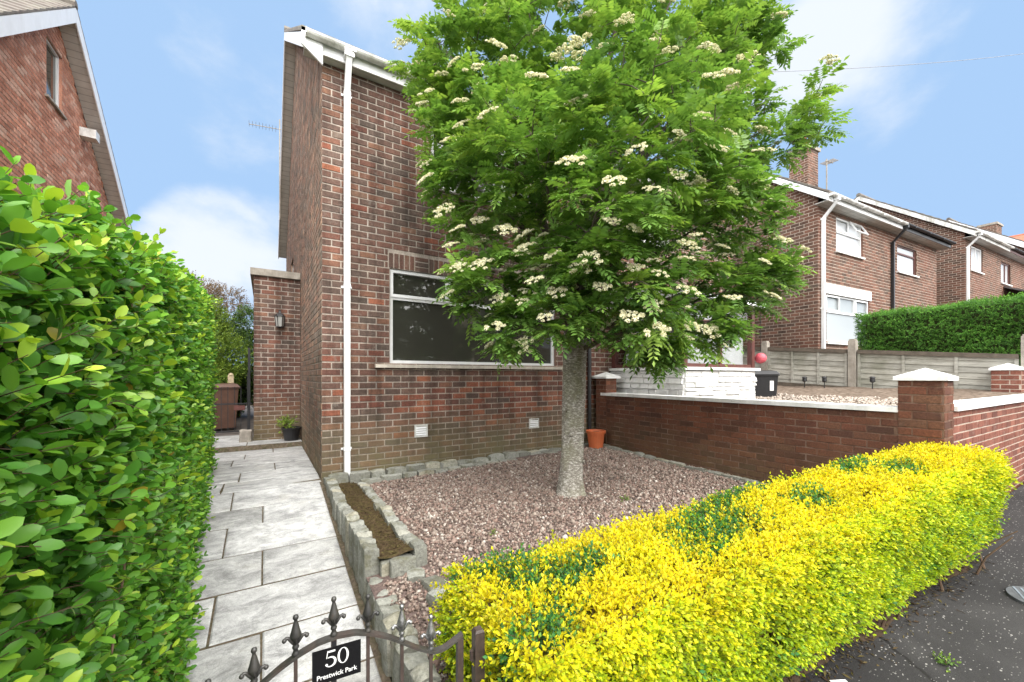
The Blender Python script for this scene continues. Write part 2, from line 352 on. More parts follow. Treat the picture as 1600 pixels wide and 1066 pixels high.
def sheet(name,xs,ys,zf,mat,kind='structure'):
    X,Y=np.meshgrid(xs,ys); Z=zf(X,Y); V=np.stack([X,Y,Z],-1).reshape(-1,3)
    nx=len(xs); i,j=np.meshgrid(np.arange(nx-1),np.arange(len(ys)-1)); a=(j*nx+i).ravel()
    F=np.stack([a,a+1,a+1+nx,a+nx],1)
    o=np_mesh(name,V,F,mat,smooth=True); o['kind']=kind; return o
def ext_axis(vals,lo,hi): return np.array(sorted(set([lo]+list(vals)+[hi])))
def zg(x,y):
    z=z_pave(x)-.11+sm(1.6,5.5,y)*.24
    z=np.where((y<1.2),z_pave(x)-.16-.1*sm(1.2,-1.5,y),z)
    return z-.25*sm(0,-6,y-60)*0
sheet('ground',ext_axis(np.arange(-30,62,2.0),-400,500),ext_axis(np.concatenate([np.arange(-20,-2,3),np.arange(-2,8,.5),np.arange(8,60,6)]),-400,600),zg,M['soil'])
# pavement: front edge at the kerb, back edge follows the garden line
def strip(name,xs,y0,y1,ny,zf,mat):
    V=[];F=[]
    for x in xs:
        a,b=y0(x),y1(x)
        for k in range(ny+1):
            y=a+(b-a)*k/ny; V.append((x,y,float(zf(x,y))))
    for i in range(len(xs)-1):
        for k in range(ny):
            a=i*(ny+1)+k; F.append((a,a+ny+1,a+ny+2,a+1))
    o=np_mesh(name,V,F,mat,smooth=True); o['kind']='structure'; return o
px=np.arange(-14,40,.5)
strip('pavement',px,lambda x:-1.15-.075*(x-.3),lambda x:1.44-.075*(x-.3),8,lambda x,y:z_pave(x)+.004*math.sin(x*2.3+y),M['asphalt'])
M['road']=plain('road_asphalt',(.06,.06,.06),.9,.3,2,bmp=.6)
strip('road',px,lambda x:-6.8-.075*(x-.3),lambda x:-1.28-.075*(x-.3),4,lambda x,y:z_pave(x)-.11,M['road'])
k=MB()
for x in np.arange(-14,39,.915):
    ya,yb=-1.15-.075*(x-.3),-1.15-.075*(x+.61); za,zb=z_pave(x),z_pave(x+.91)
    k.hexa([(x,ya-.125,za-.2),(x+.9,yb-.125,zb-.2),(x+.9,yb-.004,zb-.2),(x,ya-.004,za-.2),(x,ya-.125,za+.01),(x+.9,yb-.125,zb+.01),(x+.9,yb-.004,zb+.01),(x,ya-.004,za+.01)])
tag(k.build('kerb',M['concrete']),kind='structure')
# soil strip under the golden hedge
strip('soil_strip',np.arange(.8,5.3,.25),lambda x:street_y(x)-.37+.05*math.sin(x*5)+.03*math.sin(x*13),lambda x:2.02-.2*(x-.81),6,lambda x,y:z_pave(x)+.035*max(0,min(1,(y-street_y(x)+.37)*6)),M['soil'])

# ------------------------------------------------------------------ flag path
rows=[1.52,2.02,2.53,3.04,3.55,4.05,4.57,4.95,5.42,5.9,6.45,7.0,7.55,8.05,8.5]
pth=MB(); alt=[-.02,-.3]
def slab(x0,x1,y0,y1,dz=0,zf=z_path,th=.05):
    g=.006; x0+=g;x1-=g;y0+=g+.006;y1-=g+.004; t=random.gauss(0,.003); t2=random.gauss(0,.003)
    za,zb=float(zf(y0))+dz,float(zf(y1))+dz; e=.01
    b=[(x0,y0,za-th),(x1,y0,za-th),(x1,y1,zb-th),(x0,y1,zb-th)]
    m_=[(x0,y0,za-.008+t),(x1,y0,za-.008+t2),(x1,y1,zb-.008+t),(x0,y1,zb-.008+t2)]
    c=[(x0+e,y0+e,za+t),(x1-e,y0+e,za+t2),(x1-e,y1-e,zb+t),(x0+e,y1-e,zb+t2)]
    i=len(pth.v); pth.v+=b+m_+c
    for q in range(4):
        r=(q+1)%4; pth.f+=[(i+q,i+r,i+4+r,i+4+q),(i+4+q,i+4+r,i+8+r,i+8+q)]; pth.m+=[0,0]
    pth.f.append((i+8,i+9,i+10,i+11)); pth.m.append(0)
pth2=None
for i in range(len(rows)-1):
    y0,y1=rows[i],rows[i+1]; j=alt[i%2] if y1<5.6 else [-.28,.12,-.42][i%3]; xr=.575 if y0<5.4 else .6
    xl=-.95
    if j-.88>xl: slab(xl,j-.88,y0,y1)
    slab(max(xl,j-.88),j,y0,y1); slab(j,xr,y0,y1)
zup=lambda y:.605+0*y
for (x0,x1,y0,y1) in ((-.28,.6,8.5,9.02),(-1.2,-.28,8.5,8.85),(-1.2,-.28,8.85,9.5),(-1.2,-.22,9.5,10.05)): slab(x0,x1,y0,y1,zf=zup,th=.1)
tag(pth.build('path',M['flag']),kind='structure')
M['joint']=plain('joint_dirt',(.12,.095,.07),1,.5,30,bmp=1,spec=.05,dirt=(.05,.06,.02),dirtamt=.6)
sheet('path_bed',np.array([-1.3,-.3,.3,.62]),np.array([1.45,2,3,4,5.5,7,8.48,8.49,12]),lambda X,Y:np.where(Y<8.485,z_path(Y)-.011,.592),M['joint'])
M['yard']=plain('back_yard_concrete',(.1,.085,.075),.95,.3,5,bmp=.5)
sheet('back_yard',np.array([-3.2,-1,.6]),np.array([9.6,12,20]),lambda X,Y:.594+0*X,M['yard'])

# ------------------------------------------------------------------ gravel bed
xs=np.arange(.62,5.3,.1); ys=np.arange(1.45,5.5,.1)
sheet('gravel_bed',xs,ys,lambda X,Y:z_gravel(X,Y)-.012+.008*np.sin(X*7+Y*3)*np.sin(Y*6-X*2),M['gravel_base'])
n=60000
gx=rng.uniform(.7,5.22,n); gy=rng.uniform(1.5,5.22,n)
keep=~((gx<1.06)&(gy>2.86))&(gy>2.02-.2*(gx-.81)-.55)
near=rng.random(n)<np.where(gx+gy<4.2,1,.8); keep&=near
gx,gy=gx[keep],gy[keep]; n=len(gx)
gz=z_gravel(gx,gy)-.012+.008*np.sin(gx*7+gy*3)*np.sin(gy*6-gx*2)+rng.uniform(-.003,.012,n)
S=rng.lognormal(math.log(.0175),.33,n)
A=rng.normal(size=(n,3,3)); q,_=np.linalg.qr(A); sc=rng.uniform(.55,1.15,(n,1,3))
T=CUBE_T[None]*rng.uniform(.62,1.1,(n,8,1))
V=(T*sc*S[:,None,None])@q+np.stack([gx,gy,gz],1)[:,None,:]
F=(CUBE_F[None]+(np.arange(n)*8)[:,None,None]).reshape(-1,4)
tag(np_mesh('gravel',V.reshape(-1,3),F,M['pebble']),'pinkish brown gravel covering the front garden around the tree','gravel',kind='stuff')

n=700; x=rng.normal(2.9,.9,n); y=rng.normal(3.6,.8,n); k_=(x>1.1)&(x<5.1)&(y>2.1)&(y<5.1); x,y=x[k_],y[k_]; n=len(x)
V,F=stamp(SMALL_T,SMALL_F,np.stack([x,y,z_gravel(x,y)+.012],1),rng.normal(size=(n,3))*[1,1,.2],np.array([0,0,1.])+rng.normal(0,.3,(n,3)),rng.uniform(.006,.012,n))
tag(np_mesh('fallen_petals',V,F,M['petal'],tint=rng.random(n).repeat(5)),'cream petals fallen on the gravel under the tree','petals',kind='stuff')
# ------------------------------------------------------------------ stone edgings
def run(st,y0,y1,x,w,zt,zb,l=.11,ori='y'):
    y=y0
    while y<y1-.03:
        L=l*random.uniform(.8,1.25); L=min(L,y1-y); zz=(zt(y+L/2) if callable(zt) else zt)+random.gauss(0,.008); zl=zb(y+L/2) if callable(zb) else zb
        wv=w*random.uniform(.92,1.06); h=max(zz-zl,.06); xx=x+random.gauss(0,.006)
        if ori=='y': st.add((xx,y+L/2,zz-h/2),(wv,L*.97,h))
        else: st.add((y+L/2,xx,zz-h/2),(L*.97,wv,h))
        y+=L
t=thing('stone_edging','low granite block wall edging the flag path, with a tall half beside the soil planter','stone edging',(.66,1.6,0))
s1=Setts()
run(s1,3.0,5.42,.665,.115,lambda y:.575+.012*math.sin(y*4),lambda y:z_path(y)-.05,.14)
o=s1.build('tall_course',M['sett'],t); o.location=(-.66,-1.6,0)
s1=Setts(); run(s1,1.62,2.98,.675,.13,lambda y:.365+.02*(y-2.3),lambda y:z_path(y)-.05,.125)
o=s1.build('low_course',M['sett'],t); o.location=(-.66,-1.6,0)
s1=Setts(); run(s1,2.93,5.12,1.0,.105,lambda y:.54+.01*math.sin(y*3),.28,.165)
s1.add((.865,2.95,.37),(.19,.13,.24)); s1.add((.79,2.86,.3),(.1,.1,.12)); s1.add((.765,2.99,.38),(.1,.1,.2))
tag(s1.build('stone_edging',M['sett']),'single row of granite blocks between the soil planter and the gravel','stone edging')
s1=Setts(); run(s1,.66,5.2,5.41,.13,lambda x:.6+.01*math.sin(x*4),.4,.25,'x'); run(s1,1.02,5.2,5.28,.12,lambda x:.525+.02*(x-1)/4+.01*math.sin(x*5),.38,.24,'x')
tag(s1.build('stone_edging',M['sett']),'double stepped row of granite blocks along the foot of the house front','stone edging')
s1=Setts(); run(s1,2.3,5.18,5.1,.09,lambda y:z_gravel(5.1,y)+.035,.4,.26)
tag(s1.build('stone_edging',M['sett']),'thin dark kerb of stones along the foot of the brown garden wall','stone edging')
s1=Setts(); 
for (x,y) in ((.93,2.82),(1.0,2.66),(.985,2.5),(1.02,2.33),(1.03,2.15),(1.05,1.97)): s1.add((x,y,.345-.03*(2.8-y)),(.13,.14,.13),random.uniform(-.3,.3))
tag(s1.build('stone_edging',M['sett']),'short crooked line of granite blocks at the left end of the golden hedge','stone edging')
sheet('planter_soil',np.linspace(.7,.97,6),np.linspace(2.95,5.35,30),lambda X,Y:.5+.012*np.sin(Y*9+X*20)+.02*np.sin(Y*3.1),plain('mossy_soil',(.075,.052,.03),1,.5,30,bmp=1,spec=.05,dirt=(.09,.085,.025),dirtamt=.8))
# leaf litter lying in the planter
n=2600; P=np.stack([rng.uniform(.72,.95,n),rng.uniform(2.98,5.3,n),np.zeros(n)],1); P[:,2]=.513+.012*np.sin(P[:,1]*9+P[:,0]*20)+.02*np.sin(P[:,1]*3.1)
V,F=stamp(SMALL_T,SMALL_F,P,rng.normal(size=(n,3))*[1,1,.25],np.array([0,0,1.])+rng.normal(0,.35,(n,3)),rng.uniform(.007,.022,n))
M['litter']=leaf_mat('dead_leaf',[(0,(.035,.022,.015)),(.5,(.075,.05,.028)),(1,(.12,.1,.035))],.8,.1,.1,6)
tag(np_mesh('leaf_litter',V,F,M['litter'],tint=rng.random(n).repeat(5)),'dead leaves and moss lying in the narrow planter','leaf litter',kind='stuff')

# ------------------------------------------------------------------ brickwork
BL,CH=.2205,.0866
def brickwork(mb,O,ux,nn,W,zb,zt,openings=(),top=None,bl=BL,ch=CH,mo=.014,proud=.007,mb_brick=0,mb_mort=1,phase=0.,bands=(),u_start=0.,jit=.0016,reveal=.09,matfn=None):
    O=Vector(O); ux=Vector(ux); nn=Vector(nn); rnd=random.random
    def P(u,z,d): return O+ux*u+Vector((0,0,z))+nn*d
    def one(u0,u1,z0,z1,pr=None):
        pr=(proud if pr is None else pr)+random.uniform(-.002,.002); e=.004
        mt_=matfn((u0+u1)/2,(z0+z1)/2) if matfn else mb_brick
        i=len(mb.v)
        for (a,b,d,ee) in ((u0,z0,-.002,0),(u1,z0,-.002,0),(u1,z1,-.002,0),(u0,z1,-.002,0)): mb.v.append(tuple(P(a,b,d)))
        for (a,b,sx,sz) in ((u0,z0,1,1),(u1,z0,-1,1),(u1,z1,-1,-1),(u0,z1,1,-1)):
            mb.v.append(tuple(P(a+sx*e+random.gauss(0,jit),b+sz*e+random.gauss(0,jit),pr)))
        for f in ((4,5,6,7),(0,1,5,4),(1,2,6,5),(2,3,7,6),(3,0,4,7)):
            mb.f.append(tuple(i+q for q in f)); mb.m.append(mt_)
    allop=list(openings)+[(b[0],b[1],b[2],b[3]) for b in bands]
    nr=int(math.ceil((zt-zb)/ch-1e-6))
    for r in range(nr):
        z0=zb+r*ch; z1=min(z0+ch,zt); zm=(z0+z1)/2
        seg=[(u_start,W)]; segm=[(u_start,W)]
        def cut(seg,a,b):
            out=[]
            for s0,s1 in seg:
                if b<=s0 or a>=s1: out.append((s0,s1)); continue
                if a>s0: out.append((s0,a))
                if b<s1: out.append((b,s1))
            return out
        for (a,b,c,d) in allop:
            if c<zm<d: seg=cut(seg,a,b)
        for (a,b,c,d) in openings:
            if c<zm<d: segm=cut(segm,a,b)
        if top:                                # gable: keep only what is under the verge
            us=[u_start+(W-u_start)*k/60 for k in range(61)]; ok=[u for u in us if top(u)>z0-.35*ch]
            if not ok: continue
            lo,hi=min(ok),max(ok); seg=[(max(a,lo),min(b,hi)) for a,b in seg if min(b,hi)-max(a,lo)>.02]; segm=[(max(a,lo),min(b,hi)) for a,b in segm if min(b,hi)-max(a,lo)>.02]
        for a,b in segm: mb.quad(P(a,z0,0),P(b,z0,0),P(b,z1,0),P(a,z1,0),mb_mort)
        for a,b in seg:
            k0=math.floor((a-phase)/bl)-1; off=phase+(r%2)*bl/2; u=off+k0*bl
            first=True
            while u<b:
                u0,u1=max(u,a),min(u+bl,b); u+=bl
                if u1-u0<.035: continue
                l=mo/2 if u0>a+1e-6 or a>u_start else 0; rr=mo/2 if u1<b-1e-6 or b<W else 0
                one(u0+l,u1-rr,z0+mo/2,z1-mo/2)
    for (a,b,c,d,kind) in bands:               # soldier bands
        u=a; i=0
        while u<b-.02:
            if kind=='mixed' and (i//5)%2==1 and i%5==0 and u+.22<b:
                h=(d-c)/3
                for q in range(3): one(u+mo/2,u+.21-mo/2,c+q*h+mo/2,c+(q+1)*h-mo/2)
                u+=.21; i+=5; continue
            w=min(.0735,b-u); one(u+mo/2,u+w-mo/2,c+mo/2,d-mo/2); u+=w; i+=1
    for (a,b,c,d) in openings:                 # reveals
        dp=-reveal
        mb.quad(P(a,c,0.004),P(a,c,dp),P(a,d,dp),P(a,d,0.004),mb_brick); mb.quad(P(b,c,dp),P(b,c,0.004),P(b,d,0.004),P(b,d,dp),mb_brick)
        mb.quad(P(a,d,0.004),P(a,d,dp),P(b,d,dp),P(b,d,0.004),mb_brick); mb.quad(P(a,c,dp),P(a,c,0.004),P(b,c,0.004),P(b,c,dp),mb_mort)

def window(parent,loc,rotz,w,h,vbars=(),hbars=(),frame='upvc',pane='glass',sill=True,recess=.065,fw=.05,top_sash=(),label=None,sillmat='stone_sill',sover=.2,name='window'):
    """opening w x h with its lower left corner at loc; wall plane y=0, outside is -y"""
    f=MB(); y0,y1=recess-.03,recess+.03
    f.box(0,w,y0,y1,0,fw); f.box(0,w,y0,y1,h-fw,h); f.box(0,fw,y0,y1,fw,h-fw); f.box(w-fw,w,y0,y1,fw,h-fw)
    for (x,a,b) in vbars: f.box(x-fw*.5,x+fw*.5,y0+.002,y1-.002,max(a,fw),min(b,h-fw))
    for (z,a,b) in hbars: f.box(max(a,fw),min(b,w-fw),y0+.001,y1-.001,z-fw*.5,z+fw*.5)
    for (a,b,c,d) in top_sash:                  # proud opening sash
        s=.04; yy0,yy1=y0-.018,y0-.001
        f.box(a,b,yy0,yy1,c,c+s); f.box(a,b,yy0,yy1,d-s,d); f.box(a,a+s,yy0,yy1,c+s,d-s); f.box(b-s,b,yy0,yy1,c+s,d-s)
    o=f.build(name,M[frame],parent,loc=loc,rotz=rotz)
    if label: o['label']=label
    p=MB(); p.box(fw*.6,w-fw*.6,recess+.005,recess+.012,fw*.6,h-fw*.6); p.build('pane',M[pane],o)
    if sill:
        s=MB(); s.hexa([(-sover,-.06,-.055),(w+sover*.8,-.06,-.055),(w+sover*.8,recess,-.055),(-sover,recess,-.055),(-sover,-.06,-.012),(w+sover*.8,-.06,-.012),(w+sover*.8,recess,-.001),(-sover,recess,-.001)])
        s.build('sill',M[sillmat],o)
    return o

def house(label,loc,rotz,W,D,H,pitch,front_op=(),bands=(),bricks=('brick','mortar'),gable_bricks=None,left_gable=True,right_gable=False,gable_left_op=(),gable_right_op=(),ridge_y=None,over=.14,verge=.22,trim='upvc',gut='upvc_dirty',dp=None,roof_ext=(0,0),tile='tile',fascia_h=.19,front=True,phase=0,group=None,dp_mat=None,dpw=.07,matfn=None,boxed=False):
    """origin: front left foot; x along the front, y into the plot, z up"""
    h=thing('brick_house',label,'house',loc,rotz,group)
    ry=ridge_y or D/2; tp=math.tan(R(pitch))
    rz=H+ry*tp
    bz=(rz-H)/(D-ry)
    sl1,sl2=(rz-H)/(ry+over),(rz-H)/(D+over-ry)
    gtop=lambda y: (H+(y+over)*sl1) if y<ry else (rz-(y-ry)*sl2)
    w=MB(); mats=[M[bricks[0]],M[bricks[1]],M[gable_bricks or bricks[0]],M['brick_warm']]
    if front: brickwork(w,(0,0,0),(1,0,0),(0,-1,0),W,0,H,front_op,bands=bands,phase=phase,matfn=matfn)
    else: w.quad((0,0,0),(W,0,0),(W,0,H),(0,0,H),1)
    if left_gable: brickwork(w,(0,0,0),(0,1,0),(-1,0,0),D,0,rz,gable_left_op,top=gtop,mb_brick=2)
    else: w.poly([(0,0,0),(0,0,H),(0,ry,rz),(0,D,H),(0,D,0)],1)
    if right_gable: brickwork(w,(W,0,0),(0,1,0),(1,0,0),D,0,rz,gable_right_op,top=gtop,mb_brick=2)
    else: w.poly([(W,0,0),(W,D,0),(W,D,H),(W,ry,rz),(W,0,H)],1)
    w.quad((W,D,0),(0,D,0),(0,D,H),(W,D,H),1)
    wall=w.build('wall',mats,h)
    # roof: slabs with courses of tiles
    vl=verge if left_gable else 0; vr=verge if right_gable else 0
    x0,x1=-vl-roof_ext[0],W+vr+roof_ext[1]
    rf=MB(); e=over+.03
    def slope(ya,za,yb,zb):
        L=math.hypot(yb-ya,zb-za); n=max(6,int(L/.28)); dy,dz=(yb-ya)/n,(zb-za)/n; s=1 if yb>ya else -1
        for k in range(n):
            a=(ya+dy*k,za+dz*k); b=(ya+dy*(k+1.0),za+dz*(k+1.0)); lift=.03
            p=[(x0,a[0],a[1]-.03),(x1,a[0],a[1]-.03),(x1,b[0],b[1]-.03),(x0,b[0],b[1]-.03),(x0,a[0],a[1]+lift),(x1,a[0],a[1]+lift),(x1,b[0],b[1]+.004),(x0,b[0],b[1]+.004)]
            if s<0: p=[p[1],p[0],p[3],p[2],p[5],p[4],p[7],p[6]]
            rf.hexa(p)
    lz=fascia_h+.01
    slope(-e,H+lz-e*tp*.0,ry,rz+lz); slope(D+e,H+lz,ry,rz+lz+.002)
    rf.tube([(x0,ry,rz+lz+.02),(x1,ry,rz+lz+.02)],.09,8)
    roof=rf.build('roof',M[tile],h)
    fa=MB(); fa.box(x0+.03,x1-.0,-over,-over+.022,H-.005,H+fascia_h)
    # sloping barge boards and verge soffits
    so=MB(); so.box(x0+.03,x1,-over+.022,.012,H-.004,H+.01)
    for side,vg,xw in ((-1,vl,0),(1,vr,W)):
        if not vg: continue
        xo=xw+side*vg
        for (ya,za,yb,zb) in ((-over,H,ry,H+(ry+over)*((rz-H)/(ry+over))),(D+over,H,ry,rz)):
            a0,b0=min(xo,xo-side*.022),max(xo,xo-side*.022); hh=fascia_h-.022
            p=[(a0,ya,za-.01),(b0,ya,za-.01),(b0,yb,zb-.01),(a0,yb,zb-.01),(a0,ya,za+hh),(b0,ya,za+hh),(b0,yb,zb+hh),(a0,yb,zb+hh)]
            if yb<ya: p=[p[1],p[0],p[3],p[2],p[5],p[4],p[7],p[6]]
            fa.hexa(p)
            a1,b1=(xo+.022,xw-.002) if side<0 else (xw+.002,xo-.022)
            p=[(a1,ya,za+.03),(b1,ya,za+.03),(b1,yb,zb+.03),(a1,yb,zb+.03),(a1,ya,za+.05),(b1,ya,za+.05),(b1,yb,zb+.05),(a1,yb,zb+.05)]
            if yb<ya: p=[p[1],p[0],p[3],p[2],p[5],p[4],p[7],p[6]]
            so.hexa(p)
    if boxed: fa.hexa([(-vl+.0,-over-.03,H+.02),(-.01,-over-.03,H-.15),(-.01,-over-.002,H-.15),(-vl,-over-.002,H+.02),(-vl,-over-.03,H+.215),(-.01,-over-.03,H+.215),(-.01,-over-.002,H+.215),(-vl,-over-.002,H+.215)])
    fa.build('fascia',M[trim],h); so.build('soffit',M['soffit'],h)
    g=MB(); yc=-over-.062; zc=H+fascia_h-.035; r=.058; pr=[]
    for k in range(9):
        a=math.pi*k/8; pr.append((yc-r*math.cos(a),zc-r*math.sin(a)))
    for k in range(8,-1,-1):
        a=math.pi*k/8; pr.append((yc-(r-.006)*math.cos(a),zc-(r-.006)*math.sin(a)))
    gx0,gx1=x0+.05+.0,x1-.0
    nP=len(pr); b=len(g.v)
    for x in (gx0,gx1): g.v+=[(x,y,z) for y,z in pr]
    for k in range(nP):
        q=(k+1)%nP; g.f.append((b+k,b+q,b+nP+q,b+nP+k)); g.m.append(0)
    for x in (gx0,gx1): g.box(x-.012,x,yc-r-.004,yc+r+.004,zc-r-.004,zc+.004)
    x=gx0+.5
    while x<gx1: g.box(x,x+.05,yc-r-.005,yc+r,zc-r-.006,zc-.02); x+=1.1
    g.build('gutter',M[gut],h)
    if dp is not None:
        d=MB(); yy=-.055; w2=dpw/2
        d.box(dp-.055,dp+.055,yc-.05,yc+.05,zc-r-.07,zc-r+.02)
        d.hexa([(dp-w2,yy-w2,H-.32),(dp+w2,yy-w2,H-.32),(dp+w2,yy+w2,H-.32),(dp-w2,yy+w2,H-.32),(dp-w2,yc-w2,zc-r-.07),(dp+w2,yc-w2,zc-r-.07),(dp+w2,yc+w2,zc-r-.07),(dp-w2,yc+w2,zc-r-.07)])
        d.box(dp-w2,dp+w2,yy-w2,yy+w2,.03,H-.32)
        pipe=d.build('downpipe',M[dp_mat or trim],h)
        for zz in (H-.36,H*.47,H*.08): c=MB(); c.box(dp-w2-.006,dp+w2+.006,yy-w2-.006,yy+w2+.006,zz,zz+.045); c.box(dp-w2-.03,dp+w2+.03,-.012-.008,0,zz+.01,zz+.035); c.build('bracket',M[dp_mat or trim],pipe)
    return h

# ---- the house on the left half of the pair (the subject)
HX,HY=.607,5.5; HB=.45
def rel(z): return z-HB
WL=(1.448-HX,4.311-HX,rel(2.0),rel(3.31)); WU=(2.04-HX,3.9-HX,rel(4.6),rel(5.56))
GW=(5.9,6.9,rel(3.7),rel(4.9))
h1=house('brown brick house with white downpipe on its corner and flowering tree in front',(HX,HY,HB),0,4.655,9.8,rel(5.78),37,
   front_op=(WL,WU),bands=((WL[0]-.02,WL[1]+.02,WL[3],WL[3]+.215,'mixed'),),gable_bricks='brick_gable',gable_left_op=(GW,),ridge_y=4.9,verge=.24,dp=.284,roof_ext=(0,0),boxed=True,
   matfn=lambda u,z: 3 if random.random()<(.85*max(0,1-abs(z-(1.45-HB))/.55)*(1 if u>.9 else .35) if z<rel(2.0) else .04) else 0)
w_,hh=WL[1]-WL[0],WL[3]-WL[2]; tz=.915
window(h1,(WL[0],0,WL[2]),0,w_,hh,vbars=((.88,tz,hh),(1.95,tz,hh)),hbars=((tz,0,w_),),top_sash=((.01,.86,tz+.01,hh-.01),(1.97,w_-.01,tz+.01,hh-.01)))
w_,hh=WU[1]-WU[0],WU[3]-WU[2]
window(h1,(WU[0],0,WU[2]),0,w_,hh,vbars=((.62,0,hh),(1.24,0,hh)),hbars=((.62,0,w_),),sillmat='white_paint',sover=.12)
window(h1,(0,GW[1],GW[2]),-math.pi/2,GW[1]-GW[0],GW[3]-GW[2],vbars=((.5,0,9),),sover=.1)
for (x0,x1,z0,z1) in ((1.79,1.98,.965,1.14),(3.745,3.945,.955,1.12)):
    v=MB(); x0-=HX;x1-=HX;z0-=HB;z1-=HB; v.box(x0,x1,-.018,0,z0,z0+.018); v.box(x0,x1,-.018,0,z1-.018,z1); v.box(x0,x0+.018,-.018,0,z0+.018,z1-.018); v.box(x1-.018,x1,-.018,0,z0+.018,z1-.018); v.box(x0+.018,x1-.018,-.008,0.0,z0+.018,z1-.018)
    vent=v.build('air_vent',M['upvc_dirty'],h1)
    s=MB()
    for k in range(4): zz=z0+.026+k*(z1-z0-.05)/4; s.hexa([(x0+.02,-.02,zz),(x1-.02,-.02,zz),(x1-.02,-.009,zz+.012),(x0+.02,-.009,zz+.012),(x0+.02,-.02,zz+.008),(x1-.02,-.02,zz+.008),(x1-.02,-.009,zz+.02),(x0+.02,-.009,zz+.02)])
    s.build('louvre',M['upvc'],vent)
# narrow side extension with parapet
ex=MB(); ey=9.0-HY; exl=-.179-HX
brickwork(ex,(exl,ey,.1),(1,0,0),(0,-1,0),-exl-.01,0,3.2,bl=.225)
brickwork(ex,(exl,ey,.1),(0,1,0),(-1,0,0),3.0,0,3.2,bl=.225)
ex.quad((exl,ey+3,.1),(0,ey+3,.1),(0,ey+3,3.3),(exl,ey+3,3.3),1); ex.quad((exl,ey,3.3),(-.01,ey,3.3),(-.01,ey+3,3.3),(exl,ey+3,3.3),1)
ext=ex.build('side_extension',[M['brick'],M['mortar']],h1)
c=MB(); c.box(exl-.06,-.012,ey-.07,ey+3.05,3.3,3.43); c.build('parapet',M['concrete'],ext)
s1=Setts(); s1.add((-.31,8.99,.66),(.2,.22,.32)); tag(s1.build('stone_block',M['concrete']),'weathered stone block at the corner of the side extension by the rear gate','stone block')
# repair scar on the front wall, thin render smear
# ---- right half of the pair
NW=(6.0-5.262,8.9-5.262,rel(2.0)+.1,rel(3.3)); NU=(1.0,2.6,rel(4.6),rel(5.56))
h2=house('brick house half hidden behind the tree with a white clad porch',(5.262,HY,HB),0,4.62,9.8,rel(5.78),37,front_op=((1.2,2.2,rel(4.6),rel(5.5)),),left_gable=False,right_gable=True,ridge_y=4.9,dp=None)
window(h2,(1.2,0,rel(4.6)),0,1.0,.9,vbars=((.5,0,9),),sillmat='white_paint',sover=.1)
dpn=MB(); dpn.tube([(-.2,-.05,.4),(-.2,-.05,rel(5.8))],.035,10); dpn.build('downpipe',M['black_metal'],h2)
# glazed porch
PX0,PX1,PY=5.67-5.262,7.8-5.262,3.93-HY; pz=rel(1.0); pc=rel(1.93)
def clad(mb,O,ux,nn,W,z0,z1):
    z=z0; 
    while z<z1-.01:
        h_=min(random.uniform(.06,.13),z1-z); u=0
        while u<W-.01:
            l=min(random.uniform(.15,.45),W-u); p=random.uniform(.012,.05); q=[]
            A=Vector(O)+Vector(ux)*u; B=Vector(O)+Vector(ux)*(u+l); n_=Vector(nn)
            e=.012; zz=Vector((0,0,1)); j=lambda:random.gauss(0,.006)
            base=[A+zz*z,B+zz*z,B+zz*(z+h_),A+zz*(z+h_)]
            mid=Vector(ux)*e
            frontp=[A+mid+zz*(z+e)+n_*(p+j()),B-mid+zz*(z+e)+n_*(p+j()),B-mid+zz*(z+h_-e)+n_*(p*.6+j()),A+mid+zz*(z+h_-e)+n_*(p*.6+j())]
            i=len(mb.v); mb.v+=[tuple(x) for x in base+frontp]
            for f in ((4,5,6,7),(0,1,5,4),(1,2,6,5),(2,3,7,6),(3,0,4,7)): mb.f.append(tuple(i+k_ for k_ in f)); mb.m.append(0)
            u+=l
        z+=h_
po=MB(); clad(po,(PX0,PY,0),(1,0,0),(0,-1,0),PX1-PX0,pz-.4,pc); clad(po,(PX0,0,0),(0,-1,0),(-1,0,0),-PY,pz-.4,pc); clad(po,(PX1,PY,0),(0,1,0),(1,0,0),-PY,pz-.4,pc)
porch=po.build('porch_wall',M['white_paint'],h2)
c=MB(); c.box(PX0-.07,PX1+.07,PY-.07,-.01,pc+.002,pc+.05); c.build('ledge',M['white_paint'],porch)
fr=MB(); z0,z1=pc+.052,rel(3.1); T=.09
for x in (PX0,PX1-T): fr.box(x,x+T,PY,PY+T,z0,z1); fr.box(x,x+T,-T-.01,-.01,z0,z1)
fr.box((PX0+PX1)/2-.03,(PX0+PX1)/2+.03,PY+.02,PY+.07,z0+.06,z1-.07)
for zz in (z0,z1-.07,rel(2.72)):
    fr.box(PX0+T,PX1-T,PY+.015,PY+.075,zz,zz+.06)
    for x in (PX0,PX1-T): fr.box(x+.015,x+.075,PY+T,-T-.01,zz,zz+.06)
win=fr.build('window',M['brown_wood'],h2)
g=MB(); g.box(PX0+T,PX1-T,PY+.04,PY+.05,z0+.06,z1-.07); g.box(PX0+.04,PX0+.05,PY+T,-T-.01,z0+.06,z1-.07); g.box(PX1-.05,PX1-.04,PY+T,-T-.01,z0+.06,z1-.07)
def clear_glass():
    m,nt,b=new_mat('clear_glass'); tr=N(nt,'ShaderNodeBsdfTransparent'); gl=N(nt,'ShaderNodeBsdfGlossy',Roughness=.02); lw=N(nt,'ShaderNodeLayerWeight',Blend=.5); ms=N(nt,'ShaderNodeMixShader'); fz=math_(nt,'ADD',math_(nt,'MULTIPLY',math_(nt,'POWER',lw.outputs['Facing'],4.),.5),.04)
    nt.links.new(fz,ms.inputs[0]); nt.links.new(tr.outputs[0],ms.inputs[1]); nt.links.new(gl.outputs[0],ms.inputs[2]); nt.links.new(ms.outputs[0],nt.nodes['Material Output'].inputs[0]); return m
M['clear']=clear_glass()
g.build('pane',M['clear'],win)
